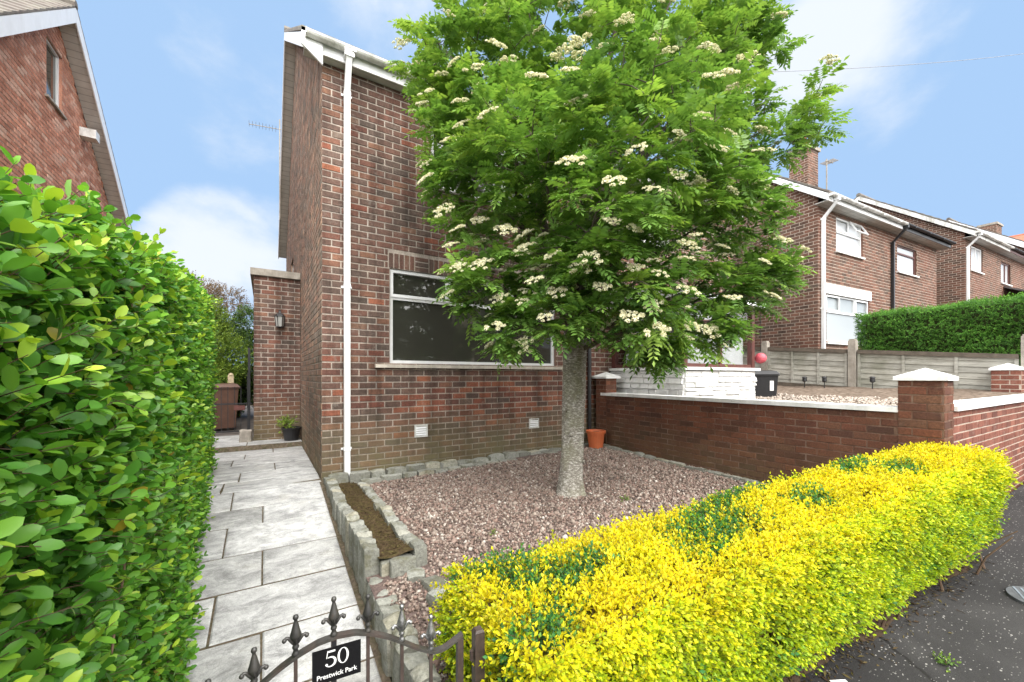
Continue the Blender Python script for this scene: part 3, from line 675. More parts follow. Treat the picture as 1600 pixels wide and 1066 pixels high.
bl_=MB(); y=PY+.2
while y<-.25: bl_.box(PX0+.12,PX0+.125,y,y+.075,z0+.05,z1-.1); y+=.115
x=PX0+.15
bl_.box(PX0+.2,PX1-.15,PY+.14,PY+.145,z0+.05,z1-.1)
bl_.build('blind',plain('grey_blind',(.42,.44,.45),.7,.08,6,bmp=0),h2)
rfp=MB(); rfp.hexa([(PX0-.15,PY-.15,z1),(PX1+.15,PY-.15,z1),(PX1+.15,-.02,z1),(PX0-.15,-.02,z1),(PX0-.15,PY-.15,z1+.08),(PX1+.15,PY-.15,z1+.08),(PX1+.15,-.02,z1+.45),(PX0-.15,-.02,z1+.45)]); rfp.build('porch_roof',M['upvc'],h2)
it=MB(); it.box(PX0+.3,PX1-.3,-.05,-.04,pz,z1-.05); it.build('inner_panel',M['interior'],h2)  # wide near-black panel across the back of the porch

# ---- houses up the street
RZ=-math.atan(.078)
def local(o,lx): return (o[0]+math.cos(RZ)*lx,o[1]+math.sin(RZ)*lx)
def pair(o,zb,H,la,lb,chim=None,second=True,trim2='black_metal',W=3.95,porch_=False,trim='upvc',gutm='upvc_dirty'):
    wl=(.42,2.75,2.76-zb,4.0-zb); wu=(.9,2.4,5.21-zb,6.19-zb)
    if H<4.9: pass
    a=house(la,(o[0],o[1],zb),RZ,W,6.4,H,40,front_op=(wl,wu),bricks=('brick_far','mortar_pale'),verge=.2,over=.3,dp=.14,trim=trim,gut=gutm,ridge_y=3.2)
    return a,wl,wu
HZ=1.2
wl=(.40,2.78,2.74-HZ,4.02-HZ); wu=(.9,2.38,5.22-HZ,6.15-HZ)
h3=house('brick house with white gutter and an open upstairs window, next past the wooden fence',(12.18,4.565,HZ),RZ,4.12,6.4,6.25-HZ,40,front_op=(wl,wu),bricks=('brick_far','mortar_pale'),verge=.2,over=.3,dp=.14,ridge_y=3.2,bands=())
window(h3,(wl[0],0,wl[2]),0,wl[1]-wl[0],wl[3]-wl[2],vbars=((.75,.82,9),(1.6,.82,9)),hbars=((.82,0,9),),pane='glass_blind',top_sash=((.03,.74,.84,1.25),(1.62,2.35,.84,1.25)),sillmat='white_paint',sover=.05)
li=MB(); li.box(wl[0]-.12,wl[1]+.1,-.02,.0,wl[3],wl[3]+.27); li.build('lintel',M['white_paint'],h3)
uw=window(h3,(wu[0],0,wu[2]),0,wu[1]-wu[0],wu[3]-wu[2],vbars=((.74,.55,9),),hbars=((.55,0,9),),pane='glass_white',top_sash=((.03,.72,.56,.91),),sillmat='white_paint',sover=.03)
cs=MB(); a=R(28)                               # open top-hung casement
for (x0,x1,l0,l1) in ((.77,.81,0,.36),(1.41,1.45,0,.36),(.81,1.41,0,.04),(.81,1.41,.32,.36)):
    def cp(x,l,t): return (x,.03-math.sin(a)*l-math.cos(a)*t,.91-math.cos(a)*l+math.sin(a)*t)
    cs.hexa([cp(x0,l1,.03),cp(x1,l1,.03),cp(x1,l1,0),cp(x0,l1,0),cp(x0,l0,.03),cp(x1,l0,.03),cp(x1,l0,0),cp(x0,l0,0)])
cs.build('casement',M['upvc'],uw)
def stack(parent,x,y,z0,z1,w,d,mat='brick_far',pots=2):
    s=MB(); 
    brickwork(s,(x-w/2,y-d/2,0),(1,0,0),(0,-1,0),w,z0,z1); brickwork(s,(x-w/2,y-d/2,0),(0,1,0),(-1,0,0),d,z0,z1); brickwork(s,(x+w/2,y-d/2,0),(0,1,0),(1,0,0),d,z0,z1)
    s.quad((x+w/2,y+d/2,z0),(x-w/2,y+d/2,z0),(x-w/2,y+d/2,z1),(x+w/2,y+d/2,z1),1); s.box(x-w/2-.06,x+w/2+.06,y-d/2-.06,y+d/2+.06,z1,z1+.12,2)
    ch=s.build('chimney',[M[mat],M['mortar_pale'],M['concrete']],parent)
    for k in range(pots):
        p=MB(); xx=x-w/2+w*(k+.5)/pots; p.lathe((xx,y,z1+.12),[(.13,0),(.12,.3),(.15,.32),(.15,.38),(.1,.38)],12); p.build('chimney_pot',M['clay'],ch,smooth=True)
stack(h3,4.05,2.35,5.8,9.8-HZ,.66,.6)
wu2=(.5,1.95,5.12-HZ,5.98-HZ)
o=local((12.18,4.565),4.124)
h3b=house('brick house with black gutter joined to the one with the open window',(o[0],o[1],HZ),RZ,3.6,6.4,6.25-HZ,40,front_op=(wu2,),bricks=('brick_far','mortar_pale'),left_gable=False,right_gable=True,over=.3,trim='black_metal',gut='black_metal',dp=.06,ridge_y=3.2)
window(h3b,(wu2[0],0,wu2[2]),0,wu2[1]-wu2[0],wu2[3]-wu2[2],hbars=((.6,0,9),),frame='brown_wood',pane='glass_white',sillmat='white_paint',sover=.05)
HZ2=1.9
a_=(.62,1.92,5.95-HZ2,6.9-HZ2); b_=(.5,2.0,3.5-HZ2,4.7-HZ2)
h4=house('brick house with a flaking white verge, its lower half hidden by the clipped green hedge',(22.55,3.74,HZ2),RZ,4.0,6.4,7.05-HZ2,40,front_op=(a_,b_),bricks=('brick_far','mortar_pale'),verge=.2,over=.3,dp=.1,ridge_y=3.2,trim='upvc_dirty',dp_mat='upvc')
window(h4,(a_[0],0,a_[2]),0,1.3,.95,vbars=((.65,0,9),),pane='glass_white',sillmat='white_paint',sover=.05)
window(h4,(b_[0],0,b_[2]),0,1.5,1.2,vbars=((.75,0,9),),pane='glass_blind',sillmat='white_paint',sover=.05)
o=local((22.55,3.74),4.004)
a2=(.2,1.5,5.85-HZ2,6.75-HZ2)
h4b=house('brick house with brown upstairs window above a grey slate porch, far right of the street',(o[0],o[1],HZ2),RZ,4.0,6.4,7.05-HZ2,40,front_op=(a2,),bricks=('brick_far','mortar_pale'),left_gable=False,right_gable=True,over=.3,trim='brown_wood',gut='black_metal',dp=None,ridge_y=3.2)
window(h4b,(a2[0],0,a2[2]),0,1.3,.9,vbars=((.75,0,9),),frame='brown_wood',pane='glass_white',sillmat='white_paint',sover=.05)
pp=MB(); brickwork(pp,(.0,-1.6,0),(1,0,0),(0,-1,0),3.9,0,2.9); brickwork(pp,(0,-1.6,0),(0,1,0),(-1,0,0),1.59,0,2.9); pp.build('porch_wall',[M['brick_far'],M['mortar_pale']],h4b)
pr_=MB(); pr_.hexa([(-.1,-1.75,2.9),(4.0,-1.75,2.9),(4.0,-.02,3.75),(-.1+.6,-.02,3.75),(-.1,-1.75,2.97),(4.0,-1.75,2.97),(4.0,-.02,3.82),(-.1+.6,-.02,3.82)]); pr_.build('porch_roof',plain('slate',(.12,.12,.125),.6,.25,5,bmp=.3),h4b)
h5=house('farthest brick house with a clean white sloping verge and a plain chimney',(33.0,2.9,2.6),RZ,8,6.4,5.15,40,bricks=('brick_far','mortar_pale'),verge=.25,over=.3,ridge_y=3.2,fascia_h=.3)
stack(h5,4.1,2.6,6.4,8.25,1.0,.7,pots=0)
h6=house('house with a red tiled roof behind the farthest chimney',(57,9,4.6),-math.pi/2,8,7,8.3,30,bricks=('brick_far','mortar_pale'),verge=.25,over=.3,ridge_y=3.5,tile='tile_red')

# ---- red brick house beyond the hedge on the left
LW=8.0; LY=7.75; GR=(11.35-LY,12.05-LY,7.3-.6,8.5-.6)
h7=house('orange red brick house with white bargeboards rising behind the privet hedge',(-3.62-LW,LY,.6),0,LW,8.0,5.02,41.5,bricks=('brick_red','mortar'),left_gable=False,right_gable=True,gable_right_op=(GR,),verge=.3,over=.25,ridge_y=4.0,fascia_h=.32,front=False)
window(h7,(LW,GR[0],GR[2]),math.pi/2,GR[1]-GR[0],GR[3]-GR[2],frame='upvc',sillmat='concrete',sover=.08,recess=.07)
bx=MB(); bx.box(LW+.0,LW+.28,12.95-LY,13.2-LY,7.35-.6,7.55-.6); bx.build('wall_plate',M['upvc_dirty'],h7)

# ------------------------------------------------------------------ garden walls and piers
def pier(label,x,y,z0,z1,s=.29,bm='brick_wall',mm='mortar_dark',capw=.37,rot=0):
    t=thing('brick_pier',label,'pier',(x,y,z0),rot); w=MB(); hs=s/2; H=z1-z0
    for O,u,n_ in (((-hs,-hs,0),(1,0,0),(0,-1,0)),((hs,-hs,0),(0,1,0),(1,0,0)),((hs,hs,0),(-1,0,0),(0,1,0)),((-hs,hs,0),(0,-1,0),(-1,0,0))):
        brickwork(w,O,u,n_,s,0,H,bl=.2,ch=.078,mo=.009,proud=.004)
    w.build('shaft',[M[bm],M[mm]],t)
    c=MB(); q=capw/2
    c.box(-q,q,-q,q,H,H+.035); i=len(c.v); c.v+=[(-q,-q,H+.035),(q,-q,H+.035),(q,q,H+.035),(-q,q,H+.035),(0,0,H+.12)]
    c.f+=[(i,i+1,i+4),(i+1,i+2,i+4),(i+2,i+3,i+4),(i+3,i,i+4)]; c.m+=[0]*4
    c.build('cap',M['white_paint'],t); return t
gw=thing('garden_wall','long brown brick wall with white coping between the two front gardens','wall',(5.22,1.3,.1))
w=MB(); LZ=1.53-.05-.1
brickwork(w,(0,4.0,0),(0,-1,0),(-1,0,0),4.0,0,LZ,bl=.215,ch=.077,mo=.009,proud=.004)
brickwork(w,(.2,0,0),(0,1,0),(1,0,0),4.0,0,LZ,bl=.215,ch=.077,mo=.009,proud=.004); w.quad((0,4,LZ),(.2,4,LZ),(.2,0,LZ),(0,0,LZ),1)
w.build('brickwork',[M['brick_wall'],M['mortar_dark']],gw)
c=MB(); 
for k in range(5): c.box(-.035,.235,.8*k+.002,.8*k+.797,LZ+.001,LZ+.05)
c.build('coping',M['white_paint'],gw)
pier('brown brick pier with white pyramid cap at the corner of the street walls',5.37,1.145,.25,1.79,.31)
pier('small brick pier with white cap where the garden wall meets the house',5.33,5.3,.5,1.79,.26)
sw=thing('garden_wall','red brick street wall with white coping beside the pavement','wall',(5.53,1.13,.2),-.03)
w=MB(); LZ=1.5-.2; brickwork(w,(0,-.13,0),(1,0,0),(0,-1,0),5.2,0,LZ,bl=.225,ch=.077,mo=.009,proud=.004); w.quad((0,.1,0),(5.2,.1,0),(5.2,.1,LZ),(0,.1,LZ),1)
w.build('brickwork',[M['brick_street'],M['mortar_pale']],sw)
c=MB(); c.hexa([(0,-.17,LZ),(5.2,-.17,LZ),(5.2,.13,LZ),(0,.13,LZ),(0,-.17,LZ+.045),(5.2,-.17,LZ+.045),(5.2,.13,LZ+.045),(0,.13,LZ+.045)]); c.build('coping',M['white_paint'],sw)
pier('bright red brick pier with white cap near the right edge, before the fence',10.62,1.28,.6,1.93,.32,'brick_street','mortar_pale')
# neighbour's gravel garden, rising to the fence
sheet('garden_gravel',np.arange(5.45,10.85,.15),np.arange(1.1,5.5,.15),lambda X,Y:1.0+.112*(X-5.4)+.012*np.sin(X*9)*np.sin(Y*8),plain('bed_soil',(.15,.115,.09),1,.5,14,bmp=1,spec=.05,dirt=(.3,.25,.2),dirtamt=.5))
n=2300; gx=rng.uniform(8.2,9.3,n); gy=rng.uniform(1.1,5.4,n)**1.0; gz=1.0+.112*(gx-5.4)+.012*np.sin(gx*9)*np.sin(gy*8)+.006
S=rng.uniform(.02,.05,n); A=rng.normal(size=(n,3,3)); q,_=np.linalg.qr(A)
V=(CUBE_T[None]*rng.uniform(.6,1.1,(n,8,1))*rng.uniform(.55,1.1,(n,1,3))*S[:,None,None])@q+np.stack([gx,gy,gz],1)[:,None,:]
M['pebble_pale']=plain('pale_gravel',(.4,.34,.29),.8,.5,40,bmp=0)
tag(np_mesh('gravel',V.reshape(-1,3),(CUBE_F[None]+(np.arange(n)*8)[:,None,None]).reshape(-1,4),M['pebble_pale']),'pale gravel on the raised bed below the wooden fence','gravel',kind='stuff')

# ------------------------------------------------------------------ fence beyond the neighbour's garden
def fence_wood():
    m,nt,b=new_mat('weathered_fence_board'); g=pos(nt); P=g.outputs['Position']
    f=noise(nt,mapped(nt,P,(1,1.2,14)),3,6,.7); c=ramp(nt,[(.3,(.22,.21,.18)),(.5,(.36,.35,.31)),(.7,(.47,.46,.41))],f)
    c=mix(nt,c,ramp(nt,[(0,.75),(1,1.15)],g.outputs['Random Per Island']),1.,'MULTIPLY')
    c=mix(nt,c,(.08,.085,.04),math_(nt,'MULTIPLY',ramp(nt,[(.5,0),(.68,1)],noise(nt,P,1.5,5)),.5))
    nt.links.new(c,b.inputs['Base Color']); b.inputs['Roughness'].default_value=.9; bump(nt,b,f,.5,.006); return m
M['fence']=fence_wood()
M['fence_dark']=plain('dark_rail_wood',(.11,.09,.07),.9,.3,10,bmp=.6)
fe=thing('wooden_fence','weathered grey lapped board fence with dark top rail beyond the next garden','fence',(10.8,0,0))
def ftop(y): return 2.1+.092*(y-.3)
def fbot(y): return 1.44+.06*(y-1.2)
segs=[(1.18,3.32),(3.5,5.1),(5.25,7.0)]
for (ya,yb) in segs:
    p=MB(); n_=7
    for k in range(n_):
        f0,f1=k/n_,(k+1)/n_
        def zz(y,f): return fbot(y)+(ftop(y)-fbot(y))*f
        d0,d1=-.02,-.004
        p.hexa([(d0,yb,zz(yb,f0)-.01),(d0,ya,zz(ya,f0)-.01),(0.012,ya,zz(ya,f0)-.01),(.012,yb,zz(yb,f0)-.01),(d1,yb,zz(yb,f1)),(d1,ya,zz(ya,f1)),(.012,ya,zz(ya,f1)),(.012,yb,zz(yb,f1))])
    pan=p.build('panel',M['fence'],fe)
    nb=3
    for k in range(nb+1):
        b_=MB(); y=ya+(yb-ya)*k/nb; y0,y1=y-.022,y+.022
        if k==0: y0,y1=ya,ya+.045
        if k==nb: y0,y1=yb-.045,yb
        b_.hexa([(-.045,y1,fbot(y)),(-.045,y0,fbot(y)),(-.021,y0,fbot(y)),(-.021,y1,fbot(y)),(-.045,y1,ftop(y)-.02),(-.045,y0,ftop(y)-.02),(-.021,y0,ftop(y)-.02),(-.021,y1,ftop(y)-.02)]); b_.build('batten',M['fence'],pan)
    r_=MB(); r_.hexa([(-.06,yb,ftop(yb)-.06),(-.06,ya,ftop(ya)-.06),(.05,ya,ftop(ya)-.06),(.05,yb,ftop(yb)-.06),(-.06,yb,ftop(yb)+.02),(-.06,ya,ftop(ya)+.02),(.05,ya,ftop(ya)+.02),(.05,yb,ftop(yb)+.02)]); r_.build('top_rail',M['fence_dark'],fe)
for (y,h_) in ((1.09,2.5),(3.41,2.6),(5.175,2.69)):
    p=MB(); p.box(-.085,.06,y-.065,y+.065,1.1,h_); i=len(p.v); p.box(-.075,.05,y-.05,y+.05,h_,h_+.03); p.build('post',M['concrete'],fe)
kb=MB(); kb.hexa([(-.1,6,1.55),(-.1,1.2,1.3),(-.03,1.2,1.3),(-.03,6,1.55),(-.1,6,1.76),(-.1,1.2,1.47),(-.03,1.2,1.47),(-.03,6,1.76)]); kb.build('gravel_board',M['fence_dark'],fe)

# ------------------------------------------------------------------ foliage builders
def shoots(P,D,L,nl,lsize,tmpl,faces,mat,name,parent,tint,wscale=1.,tip_boost=.35,stem_r=.0015,stem_mat=None,droop=.0,side=(.9,.45),nrand=.25,drand=.22):
    """each shoot: pairs of leaves along a little stem"""
    n=len(P); D=unit(D); up=np.where(np.abs(D[:,2:3])<.9,np.array([[0,0,1.]]),np.array([[1.,0,0]]))
    A=unit(np.cross(D,up)); B=np.cross(D,A)
    VV=[];FF=[];TT=[];off=0; k=len(tmpl)
    for j in range(nl):
        f=(j+.6)/nl; ang=(j%2)*math.pi/2+rng.uniform(0,6.28,n)*.15
        for s in (1,-1):
            R_=(A*np.cos(ang)[:,None]+B*np.sin(ang)[:,None])*s
            last=j==nl-1
            p=P+D*(L*f)[:,None]; d=R_*side[0]*(1-.55*f)+D*(side[1]+.55*f)+rng.normal(0,drand,(n,3)); d[:,2]-=droop
            nv=D*1.0-R_*.4+rng.normal(0,nrand,(n,3)); nv[:,2]+=.6
            s_=lsize*rng.uniform(.55,1.2,n)*(1-.35*f**3)
            V,F=stamp(tmpl,faces,p,d,nv,s_,s_*wscale)
            VV.append(V);FF.append(F+off);off+=len(V)
            TT.append(np.repeat(np.clip(tint+tip_boost*(f**2-.35)+rng.normal(0,.07,n),0,1),k))
    o=np_mesh(name,np.concatenate(VV),np.concatenate(FF),mat,parent,tint=np.concatenate(TT))
    return o
def stems(P,D,L,r,name,mat,parent):
    """thin triangular prisms along the shoots"""
    n=len(P); D=unit(D); A=unit(np.cross(D,np.array([[.3,.2,1.]])+rng.normal(0,.1,(n,3)))); B=np.cross(D,A)
    r=np.broadcast_to(r,(n,))[:,None]
    rings=[]
    for (q,rr) in ((0,1.),(1,.5)):
        c=P+D*(L*q)[:,None]
        for a in (0,2.094,4.189): rings.append(c+(A*math.cos(a)+B*math.sin(a))*r*rr)
    V=np.stack(rings,1).reshape(-1,3); F=np.array([(0,1,4,3),(1,2,5,4),(2,0,3,5)])
    F=(F[None]+(np.arange(n)*6)[:,None,None]).reshape(-1,4)
    return np_mesh(name,V,F,mat,parent)
def wob(a,b,s=0): return np.sin(a*3.1+s)*np.sin(b*2.7+1.3*s)+.5*np.sin(a*7.3+b*2+s)*np.sin(b*6.1-a)

# ---- privet hedge on the left
def hx(y): return np.interp(y,[.6,2.5,4.5,7.4],[-.37,-.39,-.52,-.70])
def hz(y): return np.interp(y,[.6,.95,1.5,2,3,5,7.4],[1.93,2.04,2.19,2.29,2.41,2.66,2.95])
ph=thing('privet_hedge','tall green privet hedge with broad glossy leaves beside the flag path','hedge',(-.9,4,0))
def place(o,t): o.location=-t.location
n=12000; y=.62+6.8*rng.random(n)**1.35; zb_=z_path(y)-.02; fz=rng.random(n); z=zb_+.04+(hz(y)-zb_)*fz
dep=rng.exponential(.035,n); x=hx(y)-dep-.09+.035*wob(y,z)-.07*np.clip(fz-.85,0,1)/.15
P=np.stack([x,y,z],1); D=np.stack([rng.uniform(.5,1.,n),rng.normal(-.15,.4,n),rng.normal(.35,.4,n)],1)
m=3600; yt=.62+6.8*rng.random(m)**1.2; xt=hx(yt)-.06-rng.random(m)**1.5*1.0; Pt=np.stack([xt,yt,hz(yt)-.13+.03*wob(xt*2,yt)-rng.exponential(.03,m)],1); Dt=np.stack([rng.normal(.15,.35,m),rng.normal(0,.35,m),rng.uniform(.7,1.2,m)],1)
e=600; xe=-.7-rng.random(e)*.7; ze=.6+rng.random(e)*2.3; Pe=np.stack([xe,np.full(e,7.35),ze],1); De=np.stack([rng.normal(0,.4,e),np.ones(e),rng.normal(.3,.4,e)],1)
PP=np.concatenate([P,Pt,Pe]); DD=np.concatenate([D,Dt,De]); LL=rng.uniform(.1,.2,len(PP)); tn=np.clip(rng.normal(.42,.16,len(PP)),0,1); tn[n:n+m]+=.18
o=shoots(PP,DD,LL,5,.056,OVAL_T,OVAL_FQ,M['privet'],'foliage',ph,tn,1.08,.4,nrand=.42,drand=.45); place(o,ph)
# a few long fresh shoots standing out of the top and face
m=150; yt=.75+6.3*rng.random(m)**1.3; xt=hx(yt)-.03-rng.random(m)*.5; Pt=np.stack([xt,yt,hz(yt)-.12],1); Dt=np.stack([rng.normal(.1,.25,m),rng.normal(0,.25,m),np.ones(m)],1)
m2=70; y2=.9+5.8*rng.random(m2)**1.3; z2=z_path(y2)+.4+rng.random(m2)*1.7; Pt=np.concatenate([Pt,np.stack([hx(y2)-.1,y2,z2],1)]); Dt=np.concatenate([Dt,np.stack([np.ones(m2),rng.normal(-.2,.4,m2),rng.uniform(.2,1.,m2)],1)])
L2=rng.uniform(.15,.27,m+m2)
o=shoots(Pt,Dt,L2,7,.054,OVAL_T,OVAL_FQ,M['privet'],'young_shoots',ph,np.full(m+m2,.75),.95,.4); place(o,ph)
o=stems(np.concatenate([PP,Pt]),np.concatenate([DD,Dt]),np.concatenate([LL,L2]),.0017,'twigs',M['twig'],ph); place(o,ph)
# woody stems
st=MB()
for i in range(60):
    yy=.75+6.3*random.random()**1.3; x0=float(hx(yy))-.3-random.random()*.2; z0=float(z_path(yy)); h_=float(hz(yy))-z0
    p=[]; dx,dy=random.uniform(.0,.28),random.uniform(-.35,.35)
    for k in range(7):
        f=k/6; p.append((x0+dx*f+.03*math.sin(k*2+i),yy+dy*f+.03*math.cos(k*1.7+i),z0+h_*.95*f))
    st=MB(); st.tube(p,[.011*(1-.6*k/6) for k in range(7)],6); o=st.build('stem',M['twig'],ph,smooth=True); place(o,ph)
V=[];
ysn=np.linspace(.75,7.3,24)
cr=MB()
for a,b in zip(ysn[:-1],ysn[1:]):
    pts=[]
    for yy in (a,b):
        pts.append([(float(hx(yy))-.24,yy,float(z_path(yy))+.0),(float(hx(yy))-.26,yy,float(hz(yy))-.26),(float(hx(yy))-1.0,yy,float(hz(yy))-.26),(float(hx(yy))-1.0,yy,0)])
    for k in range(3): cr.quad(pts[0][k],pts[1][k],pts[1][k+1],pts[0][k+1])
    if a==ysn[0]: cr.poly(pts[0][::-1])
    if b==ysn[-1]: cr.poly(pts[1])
o=cr.build('light_block_core',M['core'],ph); place(o,ph)  # solid core added to block light through the hedge and darken leaf gaps

M['oldstem']=plain('grey_brown_stem',(.2,.13,.08),.85,.3,30,bmp=.3)
for i in range(26):
    yy=.85+5.5*random.random()**1.3; z0=float(z_path(yy))+random.uniform(.3,1.9); x0=float(hx(yy))-.1
    p=[(x0-.15,yy,z0-.1)]; dx,dy=random.uniform(.02,.05),random.uniform(-.08,.08)
    for k in range(1,6): p.append((x0+dx*k*.6+random.gauss(0,.006),yy+dy*k*.3+random.gauss(0,.006),z0+.075*k))
    st=MB(); st.tube(p,[.006*(1-.1*k) for k in range(6)],6); o=st.build('old_stem',M['oldstem'],ph,smooth=True); place(o,ph)
# ---- golden hedge along the pavement
gh=thing('golden_hedge','clipped golden yellow hedge running along the pavement with a few green patches','hedge',(3,1.3,.1))
def g_front(x): return np.interp(x,[.8,2.6,5.2],[1.16,.92,.68])
def g_back(x): return np.interp(x,[.8,5.2],[2.02,1.16])
def g_top(x): return np.interp(x,[.8,1.6,2.6,4,5.2],[.815,.895,.995,1.135,1.22])
def g_bot(x): return z_pave(x)+.17
greens=[(1.15,1.7),(1.35,1.55),(2.25,1.5),(2.45,1.35),(2.6,1.55),(2.15,1.3),(3.1,1.2),(4.2,1.05),(4.0,1.25),(1.0,1.35),(1.1,1.9),(3.0,1.55)]
def gold_pts(n,where):
    if where=='top':
        x=.84+4.4*rng.random(n); f=rng.random(n); y=g_front(x)+(g_back(x)-g_front(x))*f
        rnd_=.06*(np.abs(f-.5)*2)**5; z=g_top(x)-.065+.022*wob(x*1.6,y*2)-rnd_-rng.exponential(.018,n)
        D=np.stack([rng.normal(-.05,.4,n),(f-.5)*.8+rng.normal(-.05,.35,n),rng.uniform(.6,1.2,n)],1); t=np.clip(rng.normal(.82,.1,n)-.12*(f<.06),0,1)
    elif where in('front','back'):
        x=.84+4.4*rng.random(n); f=rng.random(n)**.9; zt,zb=g_top(x)-.05,g_bot(x); z=zb+(zt-zb)*f
        bul=.035*np.sin(np.clip(f,0,1)*1.9)-.02*(f>.93)*(f-.93)/.07+.03*wob(x*1.3,z*3)
        s=-1 if where=='front' else 1
        y=(g_front(x) if s<0 else g_back(x))+s*(bul-.05-rng.exponential(.018,n)); 
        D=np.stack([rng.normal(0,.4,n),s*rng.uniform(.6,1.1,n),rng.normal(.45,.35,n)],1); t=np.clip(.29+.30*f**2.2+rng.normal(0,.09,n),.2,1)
    else:
        f=rng.random(n); g=rng.random(n); s=-1 if where=='left' else 1; x0=.85 if s<0 else 5.25
        y=g_front(x0)+(g_back(x0)-g_front(x0))*g; z=g_bot(x0)+(g_top(x0)-.05-g_bot(x0))*f
        x=x0+s*(.05*np.sin(f*3)+.03*wob(y*2,z*3)-.03-rng.exponential(.018,n))+.04*s*0
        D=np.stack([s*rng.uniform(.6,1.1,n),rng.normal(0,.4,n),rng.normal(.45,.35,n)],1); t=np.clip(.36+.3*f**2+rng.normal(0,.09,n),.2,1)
    P=np.stack([x,y,z],1)
    for i,(a,b) in enumerate(greens):
        d=np.hypot((x-a)/(.17+.05*(i%3)),(y-b)/.11)+rng.normal(0,.25,n)
        t=np.where((d<.9)&(z>g_top(x)-.28)&(rng.random(n)<.8),rng.uniform(0,.12,n),t)
    return P,D,t
parts_=[gold_pts(9800,'top'),gold_pts(12000,'front'),gold_pts(1600,'back'),gold_pts(1300,'left'),gold_pts(900,'right')]
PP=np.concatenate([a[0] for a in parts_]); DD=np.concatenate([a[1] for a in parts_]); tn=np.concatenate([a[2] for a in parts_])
thin=np.sin(PP[:,0]*9.1+2*np.sin(PP[:,1]*11))*np.sin(PP[:,1]*10+PP[:,2]*12+1.5*np.sin(PP[:,0]*6))+.5*np.sin(PP[:,0]*23+PP[:,2]*17)
kp=(thin<.86)|(rng.random(len(PP))<.3); tn=np.clip(tn+.09*np.sin(PP[:,0]*6+PP[:,2]*5)*np.sin(PP[:,1]*8-PP[:,0]*4)*(tn>.18),0,1)
PP,DD,tn=PP[kp],DD[kp],tn[kp]; LL=rng.uniform(.05,.11,len(PP))
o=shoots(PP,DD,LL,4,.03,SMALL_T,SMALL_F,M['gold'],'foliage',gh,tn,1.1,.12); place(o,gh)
o=stems(PP-unit(DD)*.05,DD,LL+.05,.0013,'twigs',M['twig'],gh); place(o,gh)
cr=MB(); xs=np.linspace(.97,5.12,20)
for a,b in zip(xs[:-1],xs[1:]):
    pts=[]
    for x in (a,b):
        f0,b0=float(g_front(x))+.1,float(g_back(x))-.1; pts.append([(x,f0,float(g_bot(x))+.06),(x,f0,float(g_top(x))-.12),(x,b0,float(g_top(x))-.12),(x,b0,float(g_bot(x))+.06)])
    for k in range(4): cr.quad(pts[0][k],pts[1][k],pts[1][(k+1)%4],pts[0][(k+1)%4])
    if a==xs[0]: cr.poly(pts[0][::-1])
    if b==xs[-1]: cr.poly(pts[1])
o=cr.build('light_block_core',M['core_gold'],gh); place(o,gh)  # solid core added behind the golden leaves to block light
st=MB()
for i in range(90):
    x=.85+4.3*random.random(); y=float(g_front(x)*.6+g_back(x)*.4)+random.uniform(-.2,.2); z0=float(z_pave(x))
    st=MB(); st.tube([(x,y,z0),(x+random.uniform(-.05,.05),y+random.uniform(-.05,.05),z0+.15),(x+random.uniform(-.12,.12),y+random.uniform(-.2,.2),z0+.35)],[.009,.007,.004],5); o=st.build('stem',M['twig'],gh); place(o,gh)
# fallen twigs and litter along its foot
n=1200; x=.9+4.2*rng.random(n); y=g_front(x)+.05-np.abs(rng.normal(0,.09,n))+.1; P=np.stack([x,y,z_pave(x)+.03*np.clip((y-street_y(x)+.37)*6,0,1)+.008],1)
V,F=stamp(SMALL_T,SMALL_F,P,rng.normal(size=(n,3))*[1,1,.2],np.array([0,0,1.])+rng.normal(0,.3,(n,3)),rng.uniform(.01,.05,n),rng.uniform(.004,.03,n))
tag(np_mesh('leaf_litter',V,F,M['litter'],tint=rng.random(n).repeat(5)),'twigs and dead leaves along the foot of the golden hedge','leaf litter',kind='stuff')

# ---- generic leafy mass
def leafy(name,label,cat,center,lobes,nper,lsize,mat,trunk_h,seed_t=.5,trunk_r=.08,dens_shell=.55,tmpl=SMALL_T,faces=SMALL_F,group=None,tname='trunk',fol='foliage'):
    t=thing(name,label,cat,center,group=group); PP=[];DD=[];TT=[]
    tot=sum(r*r for *_,r in lobes)
    for (x,y,z,r) in lobes:
        n=int(nper*r*r/tot); d=unit(rng.normal(size=(n,3))); rr=r*(dens_shell+(1-dens_shell)*rng.random(n)**.6)*(1+.12*wob(d[:,0]*2,d[:,2]*2,x))
        PP.append(np.array([x,y,z])+d*rr[:,None]); DD.append(d+rng.normal(0,.35,(n,3))+[0,0,.25]); TT.append(np.clip(rng.normal(seed_t,.18,n)+.15*d[:,2],0,1))
    PP=np.concatenate(PP);DD=np.concatenate(DD);TT=np.concatenate(TT)
    shoots(PP,DD,rng.uniform(.5,1.,len(PP))*lsize*3,3,lsize,tmpl,faces,mat,fol,t,TT)
    tr=MB(); 
    for (x,y,z,r) in lobes:
        tr.tube([(0,0,0),(x*.2,y*.2,min(trunk_h,z*.6)),(x*.7,y*.7,z*.85),(x,y,z)],[trunk_r,trunk_r*.8,trunk_r*.45,trunk_r*.15],7)
    tr.build(tname,M['twig'],t,smooth=True); return t
